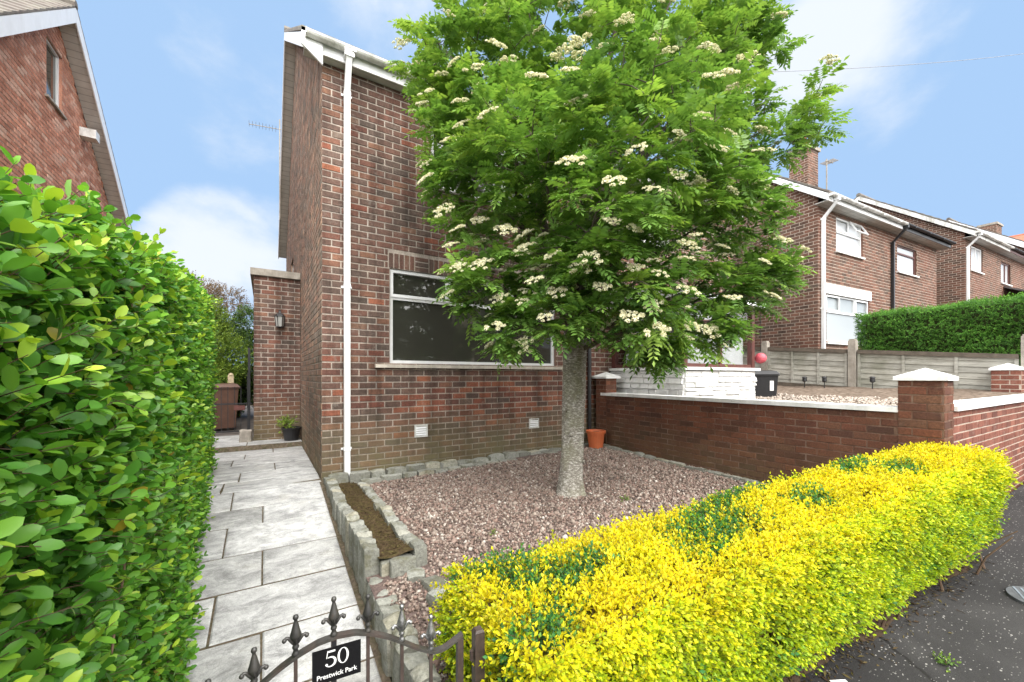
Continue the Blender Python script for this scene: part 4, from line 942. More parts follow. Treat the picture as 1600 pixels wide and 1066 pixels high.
# clipped hedge past the fence
t=thing('clipped_hedge','dense bright green clipped hedge rising above the wooden fence','hedge',(11.5,0,1.0))
n=9500; y=-.7+4.2*rng.random(n); f=rng.random(n); top=2.27+.0*y-.03*np.abs(y-1)+.035*wob(y*1.1,y*.7)
face=rng.random(n)<.68
x=np.where(face,-.02+.06*wob(y,f*3)-rng.exponential(.02,n)*-1,rng.random(n)*.9); z=np.where(face,.9+(top-.9)*f,top+.0+.03*wob(x*2,y*2)-rng.exponential(.03,n))
P=np.stack([x,y,z],1); D=np.where(face[:,None],np.stack([-np.ones(n),rng.normal(-.2,.4,n),rng.normal(.5,.4,n)],1),np.stack([rng.normal(-.1,.4,n),rng.normal(0,.4,n),np.ones(n)],1))
e=1500; Pe=np.stack([rng.random(e)*.9,np.full(e,3.5)+.03*rng.normal(size=e),.9+1.35*rng.random(e)],1); De=np.stack([rng.normal(-.3,.4,e),np.ones(e),rng.normal(.4,.4,e)],1)
P=np.concatenate([P,Pe]);D=np.concatenate([D,De])
shoots(P,D,rng.uniform(.06,.12,len(P)),4,.036,SMALL_T,SMALL_F,M['hedge2'],'foliage',t,np.clip(rng.normal(.45,.17,len(P)),0,1))
c=MB(); c.box(.08,.85,-.65,3.42,.3,2.17); c.build('light_block_core',M['core'],t)  # solid core added to block light, so gaps in the foliage show dark

# ---- rowan tree
tx,ty,tz=3.05,3.6,.44
tr=thing('rowan_tree','rowan tree in full cream blossom with a pale speckled trunk on the gravel','tree',(tx,ty,tz))
def W2(u,v,t): # pixel guide converted once to garden coordinates
    p=(u-800)/621.; return np.array([(.8495*p+.5276)*t-tx,(-.5276*p+.8495)*t-ty,ZC+(588-v)/621.*t-tz])
LB=[(930,250,4.6,1.2),(770,150,4.5,.78),(700,80,4.35,.5),(1085,120,4.6,.8),(1212,190,4.7,.48),(1165,60,4.7,.45),(900,50,4.7,1.1),(1050,0,4.8,1.05),(760,300,4.2,.58),(770,440,3.9,.42),(800,515,3.85,.24),
    (950,420,3.9,.62),(1040,400,4.2,.52),(1140,335,4.4,.46),(1110,500,4.1,.3),(1150,455,4.2,.28),(1195,430,4.3,.26),(1035,545,3.9,.16),(930,330,3.5,.62),(1000,200,3.5,.75),(830,210,3.6,.62),(1000,-130,4.8,1.0),(800,-60,4.6,.65),(870,470,3.8,.42),(880,300,5.1,.8),(1050,250,5.2,.9),(720,230,4.3,.45),(1110,280,4.0,.46),(690,150,4.4,.3),(1010,480,3.7,.4)]
lobes=[(*W2(u,v,t),r) for u,v,t,r in LB]
lob=np.array(lobes)
wood=MB()
pts=[(0,0,-.06),(0,0,.0),(.0,.0,.06),(.003,0,.2),(.015,0,.5),(.04,.0,1.1),(.07,.01,1.65),(.08,.02,2.2)]
pr=[.25,.2,.165,.145,.132,.128,.138,.12]; zz_=np.array([p[2] for p in pts]); zs=np.concatenate([[-.06,-.02,.02,.06,.11],np.linspace(.18,2.2,26)])
fine=[(float(np.interp(z,zz_,[p[0] for p in pts])),float(np.interp(z,zz_,[p[1] for p in pts])),float(z)) for z in zs]
wood.tube(fine,[float(np.interp(z,zz_,pr)) for z in zs],26)
def lump(v):
    a=math.atan2(v[1],v[0]); z=v[2]; f=1+.045*math.sin(a*2+z*1.7)+.03*math.sin(a*3-z*4.1)+.022*math.sin(a*5+z*9)+.016*math.sin(a*9-z*23)+(.13*max(0,math.sin(a*4+.6))*max(0,1-z/.22))
    cx_=float(np.interp(z,zz_,[p[0] for p in pts])); cy_=float(np.interp(z,zz_,[p[1] for p in pts])); return (cx_+(v[0]-cx_)*f,cy_+(v[1]-cy_)*f,z)
wood.v=[lump(v) for v in wood.v]
for (a,z,r_) in ((3.9,.72,.03),(4.6,1.15,.026),(5.2,.4,.022),(4.2,1.45,.03),(3.4,1.0,.024)):
    c_=(.02+.132*math.cos(a),.132*math.sin(a),z); wood.tube([c_,(c_[0]+.02*math.cos(a),c_[1]+.02*math.sin(a),z+.006)],[r_,r_*.6],9)
trunk=wood.build('trunk',M['bark'],tr,smooth=True)
br=MB(); top=np.array(pts[-1]); anchors=[]
for i,(x,y,z,r) in enumerate(lobes):
    L=np.array([x,y,z]); s=top*0+np.array([.02,.01,1.55+.5*random.random()]) if z<3 else np.array([.03,.02,1.9+.3*random.random()])
    mid=s*.5+L*.5; mid[:2]*=.75; mid[2]+=.12*np.linalg.norm(L-s)*(1 if z>2.6 else .35)
    P_=[]
    for k in range(8):
        f=k/7; p=(1-f)**2*s+2*f*(1-f)*mid+f*f*L; p=p+np.array([math.sin(i+k*1.3),math.cos(i*2+k),math.sin(i*3+k*.9)])*.018; P_.append(p)
    r0=.055 if r>.7 else .035
    br.tube([tuple(p) for p in P_],[r0*(1-.8*k/7) for k in range(8)],8)
    anchors.append(P_)
# shoots: points in the outer part of the union of lobes
PS=[];LI=[]
for i,(x,y,z,r) in enumerate(lobes):
    n=int(46*r**2+40*r+9); d=unit(rng.normal(size=(n,3))); rr=r*(.4+.68*rng.random(n)**.8)
    p=np.array([x,y,z])+d*rr[:,None]; PS.append(p); LI+= [i]*n
PS=np.concatenate(PS); LI=np.array(LI)
depth=np.min(np.linalg.norm(PS[:,None,:]-lob[None,:,:3],axis=2)/lob[None,:,3],axis=1)
keep=(depth>.42)&(PS[:,1]+ty<5.36)&((PS[:,2]>1.15)); PS=PS[keep];LI=LI[keep];depth=depth[keep]
print('shoots',len(PS))
cen=np.array([.2,.0,2.6])
nodes=np.array([A[k] for A in anchors for k in range(3,8)]); hubs=lob[:,:3]
ordr=np.argsort([np.linalg.norm(p-hubs[i])/1. for p,i in zip(PS,LI)]); OUT=[None]*len(PS)
NB=np.zeros((len(nodes)+2*len(PS),3)); NB[:len(nodes)]=nodes; nn_=len(nodes)
for q in ordr:
    p=PS[q]; h=hubs[LI[q]]; dn=np.linalg.norm(NB[:nn_]-p,axis=1)+.35*np.maximum(0,np.linalg.norm(NB[:nn_]-h,axis=1)-np.linalg.norm(p-h)+.05)*2
    a=NB[np.argmin(dn)]; L=np.linalg.norm(p-a); m_=(a*.5+p*.5)+np.array([0,0,.08*L])+rng.normal(0,.03,3)*min(L,1)
    br.tube([tuple(a),tuple(m_),tuple(p)],[.0045+.006*min(L,.8),.0045,.003],4,cap=False)
    NB[nn_]=m_;NB[nn_+1]=p; nn_+=2
    o_=(p-a)/max(L,1e-6)*.8+(p-cen)/np.linalg.norm(p-cen)*.5+np.array([0,0,.4]); OUT[q]=o_/np.linalg.norm(o_)
OUT=np.array(OUT)
br.build('branches',plain('branch_bark',(.085,.07,.05),.85,.3,12,bmp=.4),tr,smooth=True)
# compound leaves: 6 pairs of leaflets and a tip leaflet on an arching midrib
nl=8; ns=len(PS)
P0=np.repeat(PS,nl,0); O0=np.repeat(OUT,nl,0); n=len(P0)
phi=rng.uniform(0,6.28,n)
A=unit(np.cross(O0,np.array([[0.1,.2,1.]]))); B=np.cross(O0,A)
spread=rng.uniform(.55,1.25,n)
D0=unit(O0*np.cos(spread)[:,None]+(A*np.cos(phi)[:,None]+B*np.sin(phi)[:,None])*np.sin(spread)[:,None]); D0[:,2]*=.5; D0=unit(D0)
P0=P0-O0*rng.uniform(0,.1,n)[:,None]
LL=rng.uniform(.16,.26,n); side=unit(np.cross(D0,np.array([[0,0,1.]])+rng.normal(0,.2,(n,3)))); nrm=np.cross(side,D0)
nrm=np.where(nrm[:,2:3]<0,-nrm,nrm)
tint=np.clip(np.repeat(rng.normal(.45,.16,ns),nl)+rng.normal(0,.1,n)+.1*(P0[:,2]-2.6)/2,0,1)
LT=np.array([(0,0,0),(.5,.21,.02),(.5,0,-.03),(.5,-.21,.02),(1,0,-.08)],float); VV=[];FF=[];TT=[];off=0
sag=rng.uniform(.1,.45,n)
def rach(f): return P0+D0*(LL*f)[:,None]-np.array([[0,0,1.]])*(LL*sag*f*f)[:,None]
for j in range(7):
    f=.3+.7*j/6
    for s in ((1,-1) if j<6 else (0,)):
        p=rach(f); d=(side*s*.92+D0*.42 if s else D0)+rng.normal(0,.1,(n,3)); d[:,2]-=.16+.5*sag*f
        sz=LL*.37*(1-.5*abs(f-.55))*rng.uniform(.85,1.1,n)
        V,F=stamp(LT,SMALL_F,p,d,nrm+rng.normal(0,.12,(n,3)),sz,sz*.98); VV.append(V);FF.append(F+off);off+=len(V);TT.append(np.repeat(tint,5))
# midribs
a,b=rach(0),rach(1.); w_=side*.0012
V=np.stack([a-w_,a+w_,b+w_*.5,b-w_*.5],1).reshape(-1,3); F=(np.array([[0,1,2,3]])[None]+(np.arange(n)*4)[:,None,None]).reshape(-1,4); VV.append(V);FF.append(F+off);TT.append(np.full(len(V),.6))
np_mesh('crown',np.concatenate(VV),np.concatenate(FF),M['rowan'],tr,tint=np.concatenate(TT))
# blossom clusters
def corymb(seed):
    r_=np.random.default_rng(seed); nb=r_.integers(12,18); V=[];F=[];T=[];off=0
    for k in range(nb):
        a=r_.uniform(0,6.28); q=math.sqrt(r_.random())*.095; c=np.array([q*math.cos(a)*1.1,q*math.sin(a),.035-q*q*2.6+r_.normal(0,.005)])
        m=24; d=unit(r_.normal(size=(m,3))); d[:,2]=np.abs(d[:,2]); p=c+d*r_.uniform(.016,.026)*np.array([1,1,.62])
        P_=np.repeat(p,2,0); D_=r_.normal(size=(m*2,3)); N_=np.repeat(d,2,0)+r_.normal(0,.3,(m*2,3))
        v,f=stamp(np.array([(-.5,0,0),(0,.5,.06),(0,0,-.12),(0,-.5,.06),(.5,0,0)],float),SMALL_F,P_,D_,N_,r_.uniform(.01,.016,m*2)); V.append(v);F.append(f+off);off+=len(v);T.append(np.repeat(np.clip(r_.normal(.6,.25,m*2),0,1),5))
    return np.concatenate(V),np.concatenate(F),np.concatenate(T)
vars_=[]
for s in range(6):
    V,F,T=corymb(40+s)
    if s==0: first=np_mesh('flower_cluster',V,F,M['petal'],tr,tint=T); vars_.append(first.data)
    else:
        o=np_mesh('flower_cluster',V,F,M['petal'],tr,tint=T); vars_.append(o.data); bpy.data.objects.remove(o)
# choose open-air shoot ends spread over the crown, those on the garden side first
camv=np.array([0-tx,0-ty,ZC-tz]); view=unit((camv-PS)); facing=(unit(PS-cen)*view).sum(1)
order=np.argsort(-(facing+rng.normal(0,.25,len(PS))+1.0*(depth>.78)+.6*(depth>.9))); chosen=[]
for i in order:
    if all(np.linalg.norm(PS[i]-PS[j])>.18 for j in chosen): chosen.append(i)
    if len(chosen)>=250: break
rest=([],[],[]); roff=0
for q,i in enumerate(chosen):
    d=Vector(OUT[i]*.7+np.array([0,0,1.])+view[i]*.25); lo_=Vector(PS[i])+Vector(OUT[i])*.1+Vector((0,0,.07))+Vector(view[i])*.05; ro=d.to_track_quat('Z','Y').to_euler(); sc_=random.uniform(.6,1.1)
    if q<98:
        o=first if q==0 else first.copy()
        if q: COL.objects.link(o)
        o.data=vars_[q%6]; o.parent=tr; o.location=lo_; o.rotation_euler=ro; o.scale=(sc_,sc_,sc_)
    else:
        V,F,T=corymb(40+q%6); mat_=np.array(ro.to_matrix())*sc_; rest[0].append(V@mat_.T+np.array(lo_)); rest[1].append(F+roff); rest[2].append(T); roff+=len(V)
o=np_mesh('flower_clusters',np.concatenate(rest[0]),np.concatenate(rest[1]),M['petal'],tr,tint=np.concatenate(rest[2])); o['kind']='stuff'

# ------------------------------------------------------------------ shrubs and trees behind the side gate
leafy('shrub','bright yellow green shrub behind the side gate beyond the hedge','shrub',(-1.45,12.6,.6),[(0,0,2.2,.75),(.5,.3,1.7,.6),(-.5,.1,1.6,.8),(.1,.1,2.75,.5),(.3,-.1,1.2,.5)],9000,.055,M['bushleaf'],.6,.75)
leafy('dark_tree','dark green tree standing behind the side extension','tree',(-.7,14.5,.6),[(0,0,1.8,.9),(.4,.2,2.6,.7),(-.4,.2,.8,.8),(.5,-.3,.9,.6)],9000,.065,M['bushleaf'],.8,.22)  # low leaf tint, darker than the shrub
leafy('plum_tree','thin reddish leaved tree top showing over the bright shrub','tree',(-1.9,16.0,.6),[(0,0,3.6,.8),(.7,.2,3.5,.7),(-.6,.2,3.3,.7)],3000,.065,M['redleaf'],1.5,.5)

# ------------------------------------------------------------------ gate
ga=-.08; GX,GY=.22,1.546
gt=thing('garden_gate','open topped black iron gate with arched rail, spear finials and a number plate','gate',(GX,GY,0),math.atan(ga))
def arch(x):
    a=abs(x)
    return float(np.interp(a,[0,.06,.12,.18,.235,.29,.345,.37,.40,.44,.475],[.903,.897,.876,.845,.807,.768,.738,.732,.735,.752,.768]))
xs=np.linspace(-.475,.475,61); r=MB()
for a,b in zip(xs[:-1],xs[1:]):
    za,zb=arch(a),arch(b); r.hexa([(a,-.014,za-.011),(b,-.014,zb-.011),(b,.014,zb-.011),(a,.014,za-.011),(a,-.014,za),(b,-.014,zb),(b,.014,zb),(a,.014,za)])
r.build('arched_rail',M['iron_rail'],gt)
for x in (-.464,.464):
    s=MB(); s.box(x-.012,x+.012,-.0135,.0135,.08,arch(x)-.012); s.build('stile',M['iron_brown'],gt)
s=MB(); s.box(-.452,.452,-.012,.012,.085,.11); s.build('bottom_rail',M['iron_brown'],gt)
bx=[-.355,-.235,-.118,0,.118,.235,.355]; bx=[x+.0 for x in bx]
bx=[-.375,-.252,-.131,-.011,.105,.229,.343]
def finial(mb):
    mb.lathe((0,0,0),[(.011,0),(.013,.006),(.009,.012),(.007,.02),(.011,.026),(.011,.031),(.0075,.036),(.009,.05),(.017,.064),(.0185,.07),(.014,.085),(.0085,.108),(.0055,.118),(.0055,.121),(.0085,.125),(.0095,.13),(.0075,.137),(.001,.14)],10)
    for s in (-1,1):
        p=[(s*.006,0,.04),(s*.014,0,.052),(s*.022,0,.064),(s*.029,0,.066),(s*.034,0,.062),(s*.035,0,.055)]
        mb.tube(p,[.005,.0055,.0055,.0055,.005,.005],7); mb.ball((s*.034,0,.059),.0082,n=8)
    for s in (-1,1): mb.tube([(0,s*.006,.04),(0,s*.013,.056),(0,s*.012,.08),(0,s*.006,.1)],[.003,.004,.003,.002],5)
fm=None
for q,x in enumerate(bx):
    b_=MB(); w2=.006 if q!=3 else .009; b_.box(x-w2,x+w2,-w2,w2,.1105,arch(x)-.0115); b_.build('bar',M['iron_brown'],gt)
    if fm is None:
        f=MB(); finial(f); o=f.build('finial',M['iron'],gt,smooth=True); fm=o
    else: o=fm.copy(); COL.objects.link(o); o.parent=gt
    o.location=(x,0,arch(x)-.001)
    if q in (5,6):  # two finials in a brighter metal
        o.data=o.data.copy(); o.data.materials[0]=M['iron_bright']; o['label']='bright metal spear finial'
    o.rotation_euler=(0,0,random.uniform(-.2,.2))
# number plate, fixed to the middle bar
pl=MB(); x0,x1,z0,z1=-.081,.078,.753,.872; yp=-.0165
pl.box(x0,x1,yp-.003,yp,z0,z1); plate=pl.build('name_plate',plain('black_enamel',(.008,.008,.009),.25,.1,4,bmp=0),gt)
mk=MB(); mk.box(-.018,-.004,yp+.0005,-.0095,.745,.885); mk.build('bracket',M['black_metal'],gt)
white=plain('white_lettering',(.82,.82,.82),.5,.02,4,bmp=0)
let=MB(); yl=yp-.0042; zl=.798
def ring(cx,cz,ro,rz_,ri,rzi,n=40):
    for k in range(n):
        a,b=2*math.pi*k/n,2*math.pi*(k+1)/n
        let.quad((cx+ro*math.cos(a),yl,cz+rz_*math.sin(a)),(cx+ri*math.cos(a),yl,cz+rzi*math.sin(a)),(cx+ri*math.cos(b),yl,cz+rzi*math.sin(b)),(cx+ro*math.cos(b),yl,cz+rz_*math.sin(b)))
ring(.0185,.822,.0185,.028,.0115,.0255)
def stroke(pts,ws):                              # thick and thin strokes in the plate's plane
    L=[];Rr=[]
    for k,(p,w) in enumerate(zip(pts,ws)):
        a=pts[max(k-1,0)];b=pts[min(k+1,len(pts)-1)]; dx,dz=b[0]-a[0],b[1]-a[1]; l=math.hypot(dx,dz); nx,nz=-dz/l,dx/l
        L.append((p[0]+nx*w/2,yl,p[1]+nz*w/2)); Rr.append((p[0]-nx*w/2,yl,p[1]-nz*w/2))
    for k in range(len(pts)-1): let.quad(L[k],Rr[k],Rr[k+1],L[k+1])
cx5=-.0215
stroke([(cx5-.011,.8475),(cx5+.014,.8475)],[.0065,.0065])
stroke([(cx5-.0105,.8475),(cx5-.0135,.825)],[.0028,.0028])
arc=[(cx5-.0135,.826)]; wsx=[.002]
for k in range(15):
    a=R(118-k*19.5); arc.append((cx5-.003+.0165*math.cos(a)+.001,.8115+.0165*math.sin(a))); wsx.append([.003,.004,.005,.006,.007,.0075,.0078,.0075,.007,.006,.005,.004,.0035,.0033,.003][k])
stroke(arc[1:],wsx[1:])
n_=14; ccx,ccz=cx5-.0138,.8035
let.poly([(ccx+.0042*math.cos(2*math.pi*k/n_),yl-.0003,ccz+.0042*math.sin(2*math.pi*k/n_)) for k in range(n_)])
let.v=let.v; let.v=[(a,b,c+.0125) for a,b,c in let.v]; lo=let.build('lettering',white,plate)
def text_mesh(body,size,loc,name,mat,parent,sx=1.):
    cu=bpy.data.curves.new(name,'FONT'); cu.body=body; cu.size=size; cu.align_x='CENTER'; cu.offset=.0003
    tmp=bpy.data.objects.new('tmp',cu); COL.objects.link(tmp); dg=bpy.context.evaluated_depsgraph_get(); me=bpy.data.meshes.new_from_object(tmp.evaluated_get(dg)); bpy.data.objects.remove(tmp)
    me.materials.clear(); me.materials.append(mat); o=bpy.data.objects.new(name,me); COL.objects.link(o); o.parent=parent; o.location=loc; o.rotation_euler=(R(90),0,0); o.scale=(sx,1,1); return o
text_mesh('Prestwick Park',.0235,(-.0015,yl-.0002,.7695),'lettering',white,plate,.92)
# gate posts
def gpost(label,x):
    p=thing('gate_post',label,'gate post',(x,1.54+ga*(x-.3),0),math.atan(ga)); s=MB(); s.box(-.021,.021,-.021,.021,-.05,.755); s.hexa([(-.021,-.021,.755),(.021,-.021,.755),(.021,.021,.755),(-.021,.021,.755),(-.015,-.015,.765),(.015,-.015,.765),(.015,.015,.765),(-.015,.015,.765)]); s.build('shaft',M['iron_brown'],p)
    for z in (.2,.66): hsh=MB(); hsh.tube([(-.03,0,z-.02),(-.03,0,z+.02)],.008,8); hsh.build('hinge',M['iron_brown'],p)
gpost('square iron gate post against the end of the golden hedge',.765)
gpost('square iron gate post buried in the privet hedge',-.325)

# ------------------------------------------------------------------ small things
# wall lantern on the side extension
wl_=thing('wall_lantern','black carriage lantern fixed to the brick side extension','wall lamp',(.24,8.99,2.9))
b_=MB(); b_.box(-.04,.04,-.02,0,-.12,.12); b_.tube([(0,-.02,.1),(0,-.08,.16),(0,-.13,.14)],.009,8); b_.tube([(0,-.02,-.1),(0,-.07,-.12)],.008,8); b_.build('bracket',M['black_metal'],wl_)
b_=MB(); b_.lathe((0,-.12,-.15),[(.02,0),(.06,.02),(.065,.035)],6); b_.lathe((0,-.12,.08),[(.1,0),(.075,.03),(.03,.07),(.02,.1),(.028,.11),(.005,.13)],6)
for k in range(6): a=2*math.pi*k/6; b_.tube([(.062*math.cos(a),-.12+.062*math.sin(a),-.12),(.088*math.cos(a),-.12+.088*math.sin(a),.085)],.006,4)
b_.build('cage',M['black_metal'],wl_)
b_=MB(); b_.lathe((0,-.12,-.115),[(.055,0),(.08,.19)],6); b_.build('glass',glass('lantern_glass',(.35,.35,.33),.15),wl_)
# pots
def pot(label,loc,r0,r1,h_,mat,cat='plant pot',name='plant_pot'):
    t=thing(name,label,cat,loc); p=MB(); p.lathe((0,0,0),[(r0,0),(r1*.97,h_*.86),(r1*1.08,h_*.86),(r1*1.1,h_),(r1*.98,h_),(r1*.94,h_*.9),(r1*.05,h_*.88)],20); p.build('pot',M[mat],t,smooth=False)
    s=MB(); s.lathe((0,0,h_*.85),[(r1*.93,0),(r1*.5,.02),(.005,.025)],16); s.build('compost',M['soil'],t); return t
t=pot('black plastic pot with a small pale shrub against the side extension',(.43,8.72,.6),.12,.16,.25,'black_metal')
n=90; d=unit(rng.normal(size=(n,3))+[-.3,0,.6]); shoots(np.array([-.07,0,.3])+d*rng.uniform(.03,.15,n)[:,None],d,rng.uniform(.04,.08,n),3,.045,LEAF_T,LEAF_F4,M['bushleaf'],'plant',t,np.full(n,.85))
pot('orange plastic plant pot at the foot of the house beside the tree trunk',(4.98,5.2,.56),.12,.16,.31,'terracotta')
# black bin by the porch
def wbin(label,loc,rot,mat,w=.5,d=.52,h_=.95,stick=True):
    t=thing('wheelie_bin',label,'bin',loc,rot); b=MB(); a,c=w*.40,w*.5; e,f=d*.36,d*.48
    b.hexa([(-a,-e,.06),(a,-e,.06),(a,e,.06),(-a,e,.06),(-c,-f,h_),(c,-f,h_),(c,f,h_),(-c,f,h_)]); b.box(-c-.02,c+.02,-f-.02,f+.02,h_-.03,h_-.004); b.build('body',M[mat],t)
    l=MB(); l.hexa([(-c-.03,-f-.04,h_),(c+.03,-f-.04,h_),(c+.03,f+.05,h_),(-c-.03,f+.05,h_),(-c+.02,-f+.03,h_+.07),(c-.02,-f+.03,h_+.07),(c-.02,f,h_+.09),(-c+.02,f,h_+.09)]); l.tube([(-c+.05,f+.08,h_+.04),(c-.05,f+.08,h_+.04)],.016,8); l.build('lid',M[mat],t)
    for s in (-1,1):
        q=MB(); q.tube([(s*(a+.02),e+.02,.1),(s*(a+.06),e+.02,.1)],.1,14); q.build('wheel',M['black_metal'],t)
    if stick:
        q=MB(); q.box(.08,.15,-f*.86-.03,-f*.86-.024,h_*.62,h_*.85); q.build('sticker',M['sticker'],t)
    return t
wbin('black wheelie bin with a white sticker beside the white clad porch',(9.05,4.4,.97),-.9,'bin',.46,.5,.9)
wbin('brown wheelie bin standing behind the side gate',(-.82,11.2,.6),.2,'bin_brown',.52,.55,.98,False)
# pink lantern ball hanging at the porch corner
t=thing('hanging_ornament','round pink ornament hanging at the corner of the porch','ornament',(7.95,3.9,2.17)); b_=MB(); b_.ball((0,0,0),.1,n=18); b_.build('ball',M['pink'],t,smooth=True); b_=MB(); b_.tube([(0,0,.12),(0,0,.9)],.004,5); b_.build('cord',M['black_metal'],t)
# stake lights
for i,(x,y,lb) in enumerate(((10.5,4.2,'small black stake light left of the concrete fence post'),(10.5,3.82,'small black stake light nearest the concrete fence post on its left'),(10.5,3.0,'small black stake light right of the concrete fence post'))):
    t=thing('stake_light',lb,'garden light',(x,y,1.55),group='stake lights in the gravel bed'); b_=MB(); b_.tube([(0,0,0),(0,0,.16)],.009,6); b_.build('stake',M['black_metal'],t)
    b_=MB(); b_.lathe((0,0,.15),[(.02,0),(.045,.02),(.04,.09),(.055,.1),(.03,.125)],12); b_.build('lamp_head',M['black_metal'],t)
tb=MB(); tb.box(-.03,.03,-.18,.18,0,.07); tag(tb.build('timber_offcut',M['timber'],loc=(10.55,1.75,1.5),rotz=.2),'short yellow wooden offcut lying against the fence','timber')
# rear side gate, plain iron bars
rg=thing('side_gate','low black iron bar gate across the passage beside the extension','gate',(-1.35,10.4,.6))
b_=MB(); b_.box(0,1.1,-.012,.012,.03,.06); b_.box(0,1.1,-.012,.012,.62,.65); b_.box(0,.03,-.0125,.0125,.06,.62); b_.build('frame',M['black_metal'],rg)
for k in range(9): b_=MB(); x=.1+k*.115; b_.box(x-.006,x+.006,-.006,.006,.061,1.0 if k<8 else 1.3); b_.build('bar',M['black_metal'],rg)
b_=MB(); b_.box(1.03,1.075,-.022,.022,0,1.85); b_.build('post',M['black_metal'],rg)
b_=MB(); b_.box(.78,.98,-.035,.02,.5,.6); b_.build('latch',M['brown_wood'],rg)
t=MB(); t.box(-.06,.06,-.04,.04,0,1.25); t.lathe((0,0,1.25),[(.06,0),(.045,.04),(.01,.06)],10); tag(t.build('timber_post',M['timber'],loc=(-.72,12.0,.6)),'pale round topped timber post beside the brown bin','post')
# aerial on the rear verge
t=thing('tv_aerial','thin rod television aerial at the side verge of the brown brick house','aerial',(.36,13.3,6.35)); b_=MB(); b_.tube([(0,0,0),(0,0,2.9)],.018,6); b_.build('mast',M['concrete'],t)
b_=MB(); b_.tube([(.05,0,2.62),(-.75,.05,2.55)],.01,5)
for k in range(9): x=-.1-k*.08; b_.tube([(x,-.16,2.6+x*.08),(x,.16,2.6+x*.08)],.004,4)
b_.build('boom',M['concrete'],t)
t=thing('tv_aerial','small aerial beside the chimney of the house with the open window','aerial',(16.4,5.9,9.0)); b_=MB(); b_.tube([(0,0,-.9),(0,0,.3)],.02,6); b_.build('mast',M['concrete'],t)
b_=MB(); b_.tube([(-.1,0,.2),(.5,0,.3)],.015,5)
for k in range(5): b_.tube([(k*.1,-.2,.22+k*.016),(k*.1,.2,.22+k*.016)],.012,4)
b_.build('boom',M['concrete'],t)
# overhead wire
M['cable']=plain('grey_cable',(.25,.26,.28),.6,.1,4,bmp=0)
c=MB(); a=Vector((11.07,6.07,10.22)); b=Vector((29.9,1.44,16.01)); c.tube([a+(b-a)*f-Vector((0,0,4*f*(1-f)*.2)) for f in [i/14 for i in range(15)]],.008,5); tag(c.build('overhead_wire',M['cable']),'thin overhead wire crossing the sky right of the tree','wire')
# service cover in the pavement
cv=thing('service_cover','round grey iron service cover set in the dark pavement','service cover',(4.62,.40,float(z_pave(4.62))+.008)); b_=MB(); b_.lathe((0,0,-.03),[(.165,0),(.165,.034),(.15,.034)],28); b_.build('rim',plain('rim_iron',(.07,.075,.08),.6,.3,20,bmp=.3),cv)
b_=MB(); b_.lathe((0,0,-.02),[(.148,0),(.148,.022),(.001,.024)],28)
for k in range(7): b_.box(-.12,.12,-.12+k*.036,-.108+k*.036,.003,.007)
b_.build('lid',plain('grey_iron',(.15,.175,.2),.6,.2,20,bmp=.3),cv)
cv.rotation_euler=(0,-.06,.4)
b_=MB(); b_.hexa([(-.045,-.012,0),(.045,-.012,0),(.045,.012,.004),(-.045,.012,.003),(-.045,-.012,.002),(.045,-.012,.002),(.045,.012,.006),(-.045,.012,.005)]); tag(b_.build('paper_scrap',M['sticker'],loc=(2.66,.9,float(z_pave(2.66))+.02),rotz=-.5),'small scrap of white paper on the pavement by the hedge','litter')
# weeds
for (x,y,lb,s) in ((1.72,3.1,'tiny green weed growing in the gravel',.5),(3.35,3.05,'small weed in the gravel right of the tree trunk',.7),(.78,1.85,'green weed between the path edging and the gate',1.1),(3.3,.62,'weed growing in a crack of the pavement',.8),(2.75,2.25,'small weed behind the golden hedge',.9)):
    z=float(z_gravel(x,y)) if y>1.3 else float(z_pave(x)); t=thing('weed',lb,'weed',(x,y,z)); n=16; d=unit(rng.normal(size=(n,3))*[1,1,.5]+[0,0,.6]); shoots(d*.01,d,np.full(n,.07*s),3,.03*s,SMALL_T,SMALL_F,M['bushleaf'],'leaves',t,np.full(n,.6)); b_=MB(); b_.tube([(0,0,-.01),(0,0,.04*s)],.003,5); b_.build('stalk',M['twig'],t)

# ------------------------------------------------------------------ across the road (seen only in the window glass)
t0=leafy('street_tree','broad green tree across the road','tree',(-3,-11,-.3),[(0,0,3.6,1.9),(1.3,.3,3.0,1.4),(-1.3,.2,3.0,1.4),(.3,0,5.0,1.4)],1800,.16,M['bushleaf'],1.6,.3,.16)
t0['group']='trees across the road'
for (x,y,s) in ((-9,-11.5,1.15),(1.5,-12,1.2),(-6,-12.2,1.0),(9,-11.5,.9)):
    r_=t0.copy(); COL.objects.link(r_); r_.location=(x,y,-.3); r_.scale=(s,s,s); r_.rotation_euler[2]=x
    for ch in t0.children: c=ch.copy(); COL.objects.link(c); c.parent=r_
ho=house('brick house across the road seen only as a reflection',(20,-13,.6),math.pi,8,7,5.2,38,front_op=((1,2.6,1.1,2.4),(1,2.4,3.4,4.5),(5,6.6,1.1,2.4),(5,6.6,3.4,4.5)),bricks=('brick_far','mortar_pale'),verge=.2,over=.3)
for (a,b,c,d) in ((1,2.6,1.1,2.4),(1,2.4,3.4,4.5),(5,6.6,1.1,2.4),(5,6.6,3.4,4.5)): window(ho,(a,0,c),0,b-a,d-c,vbars=(((b-a)/2,0,9),),pane='glass_white')

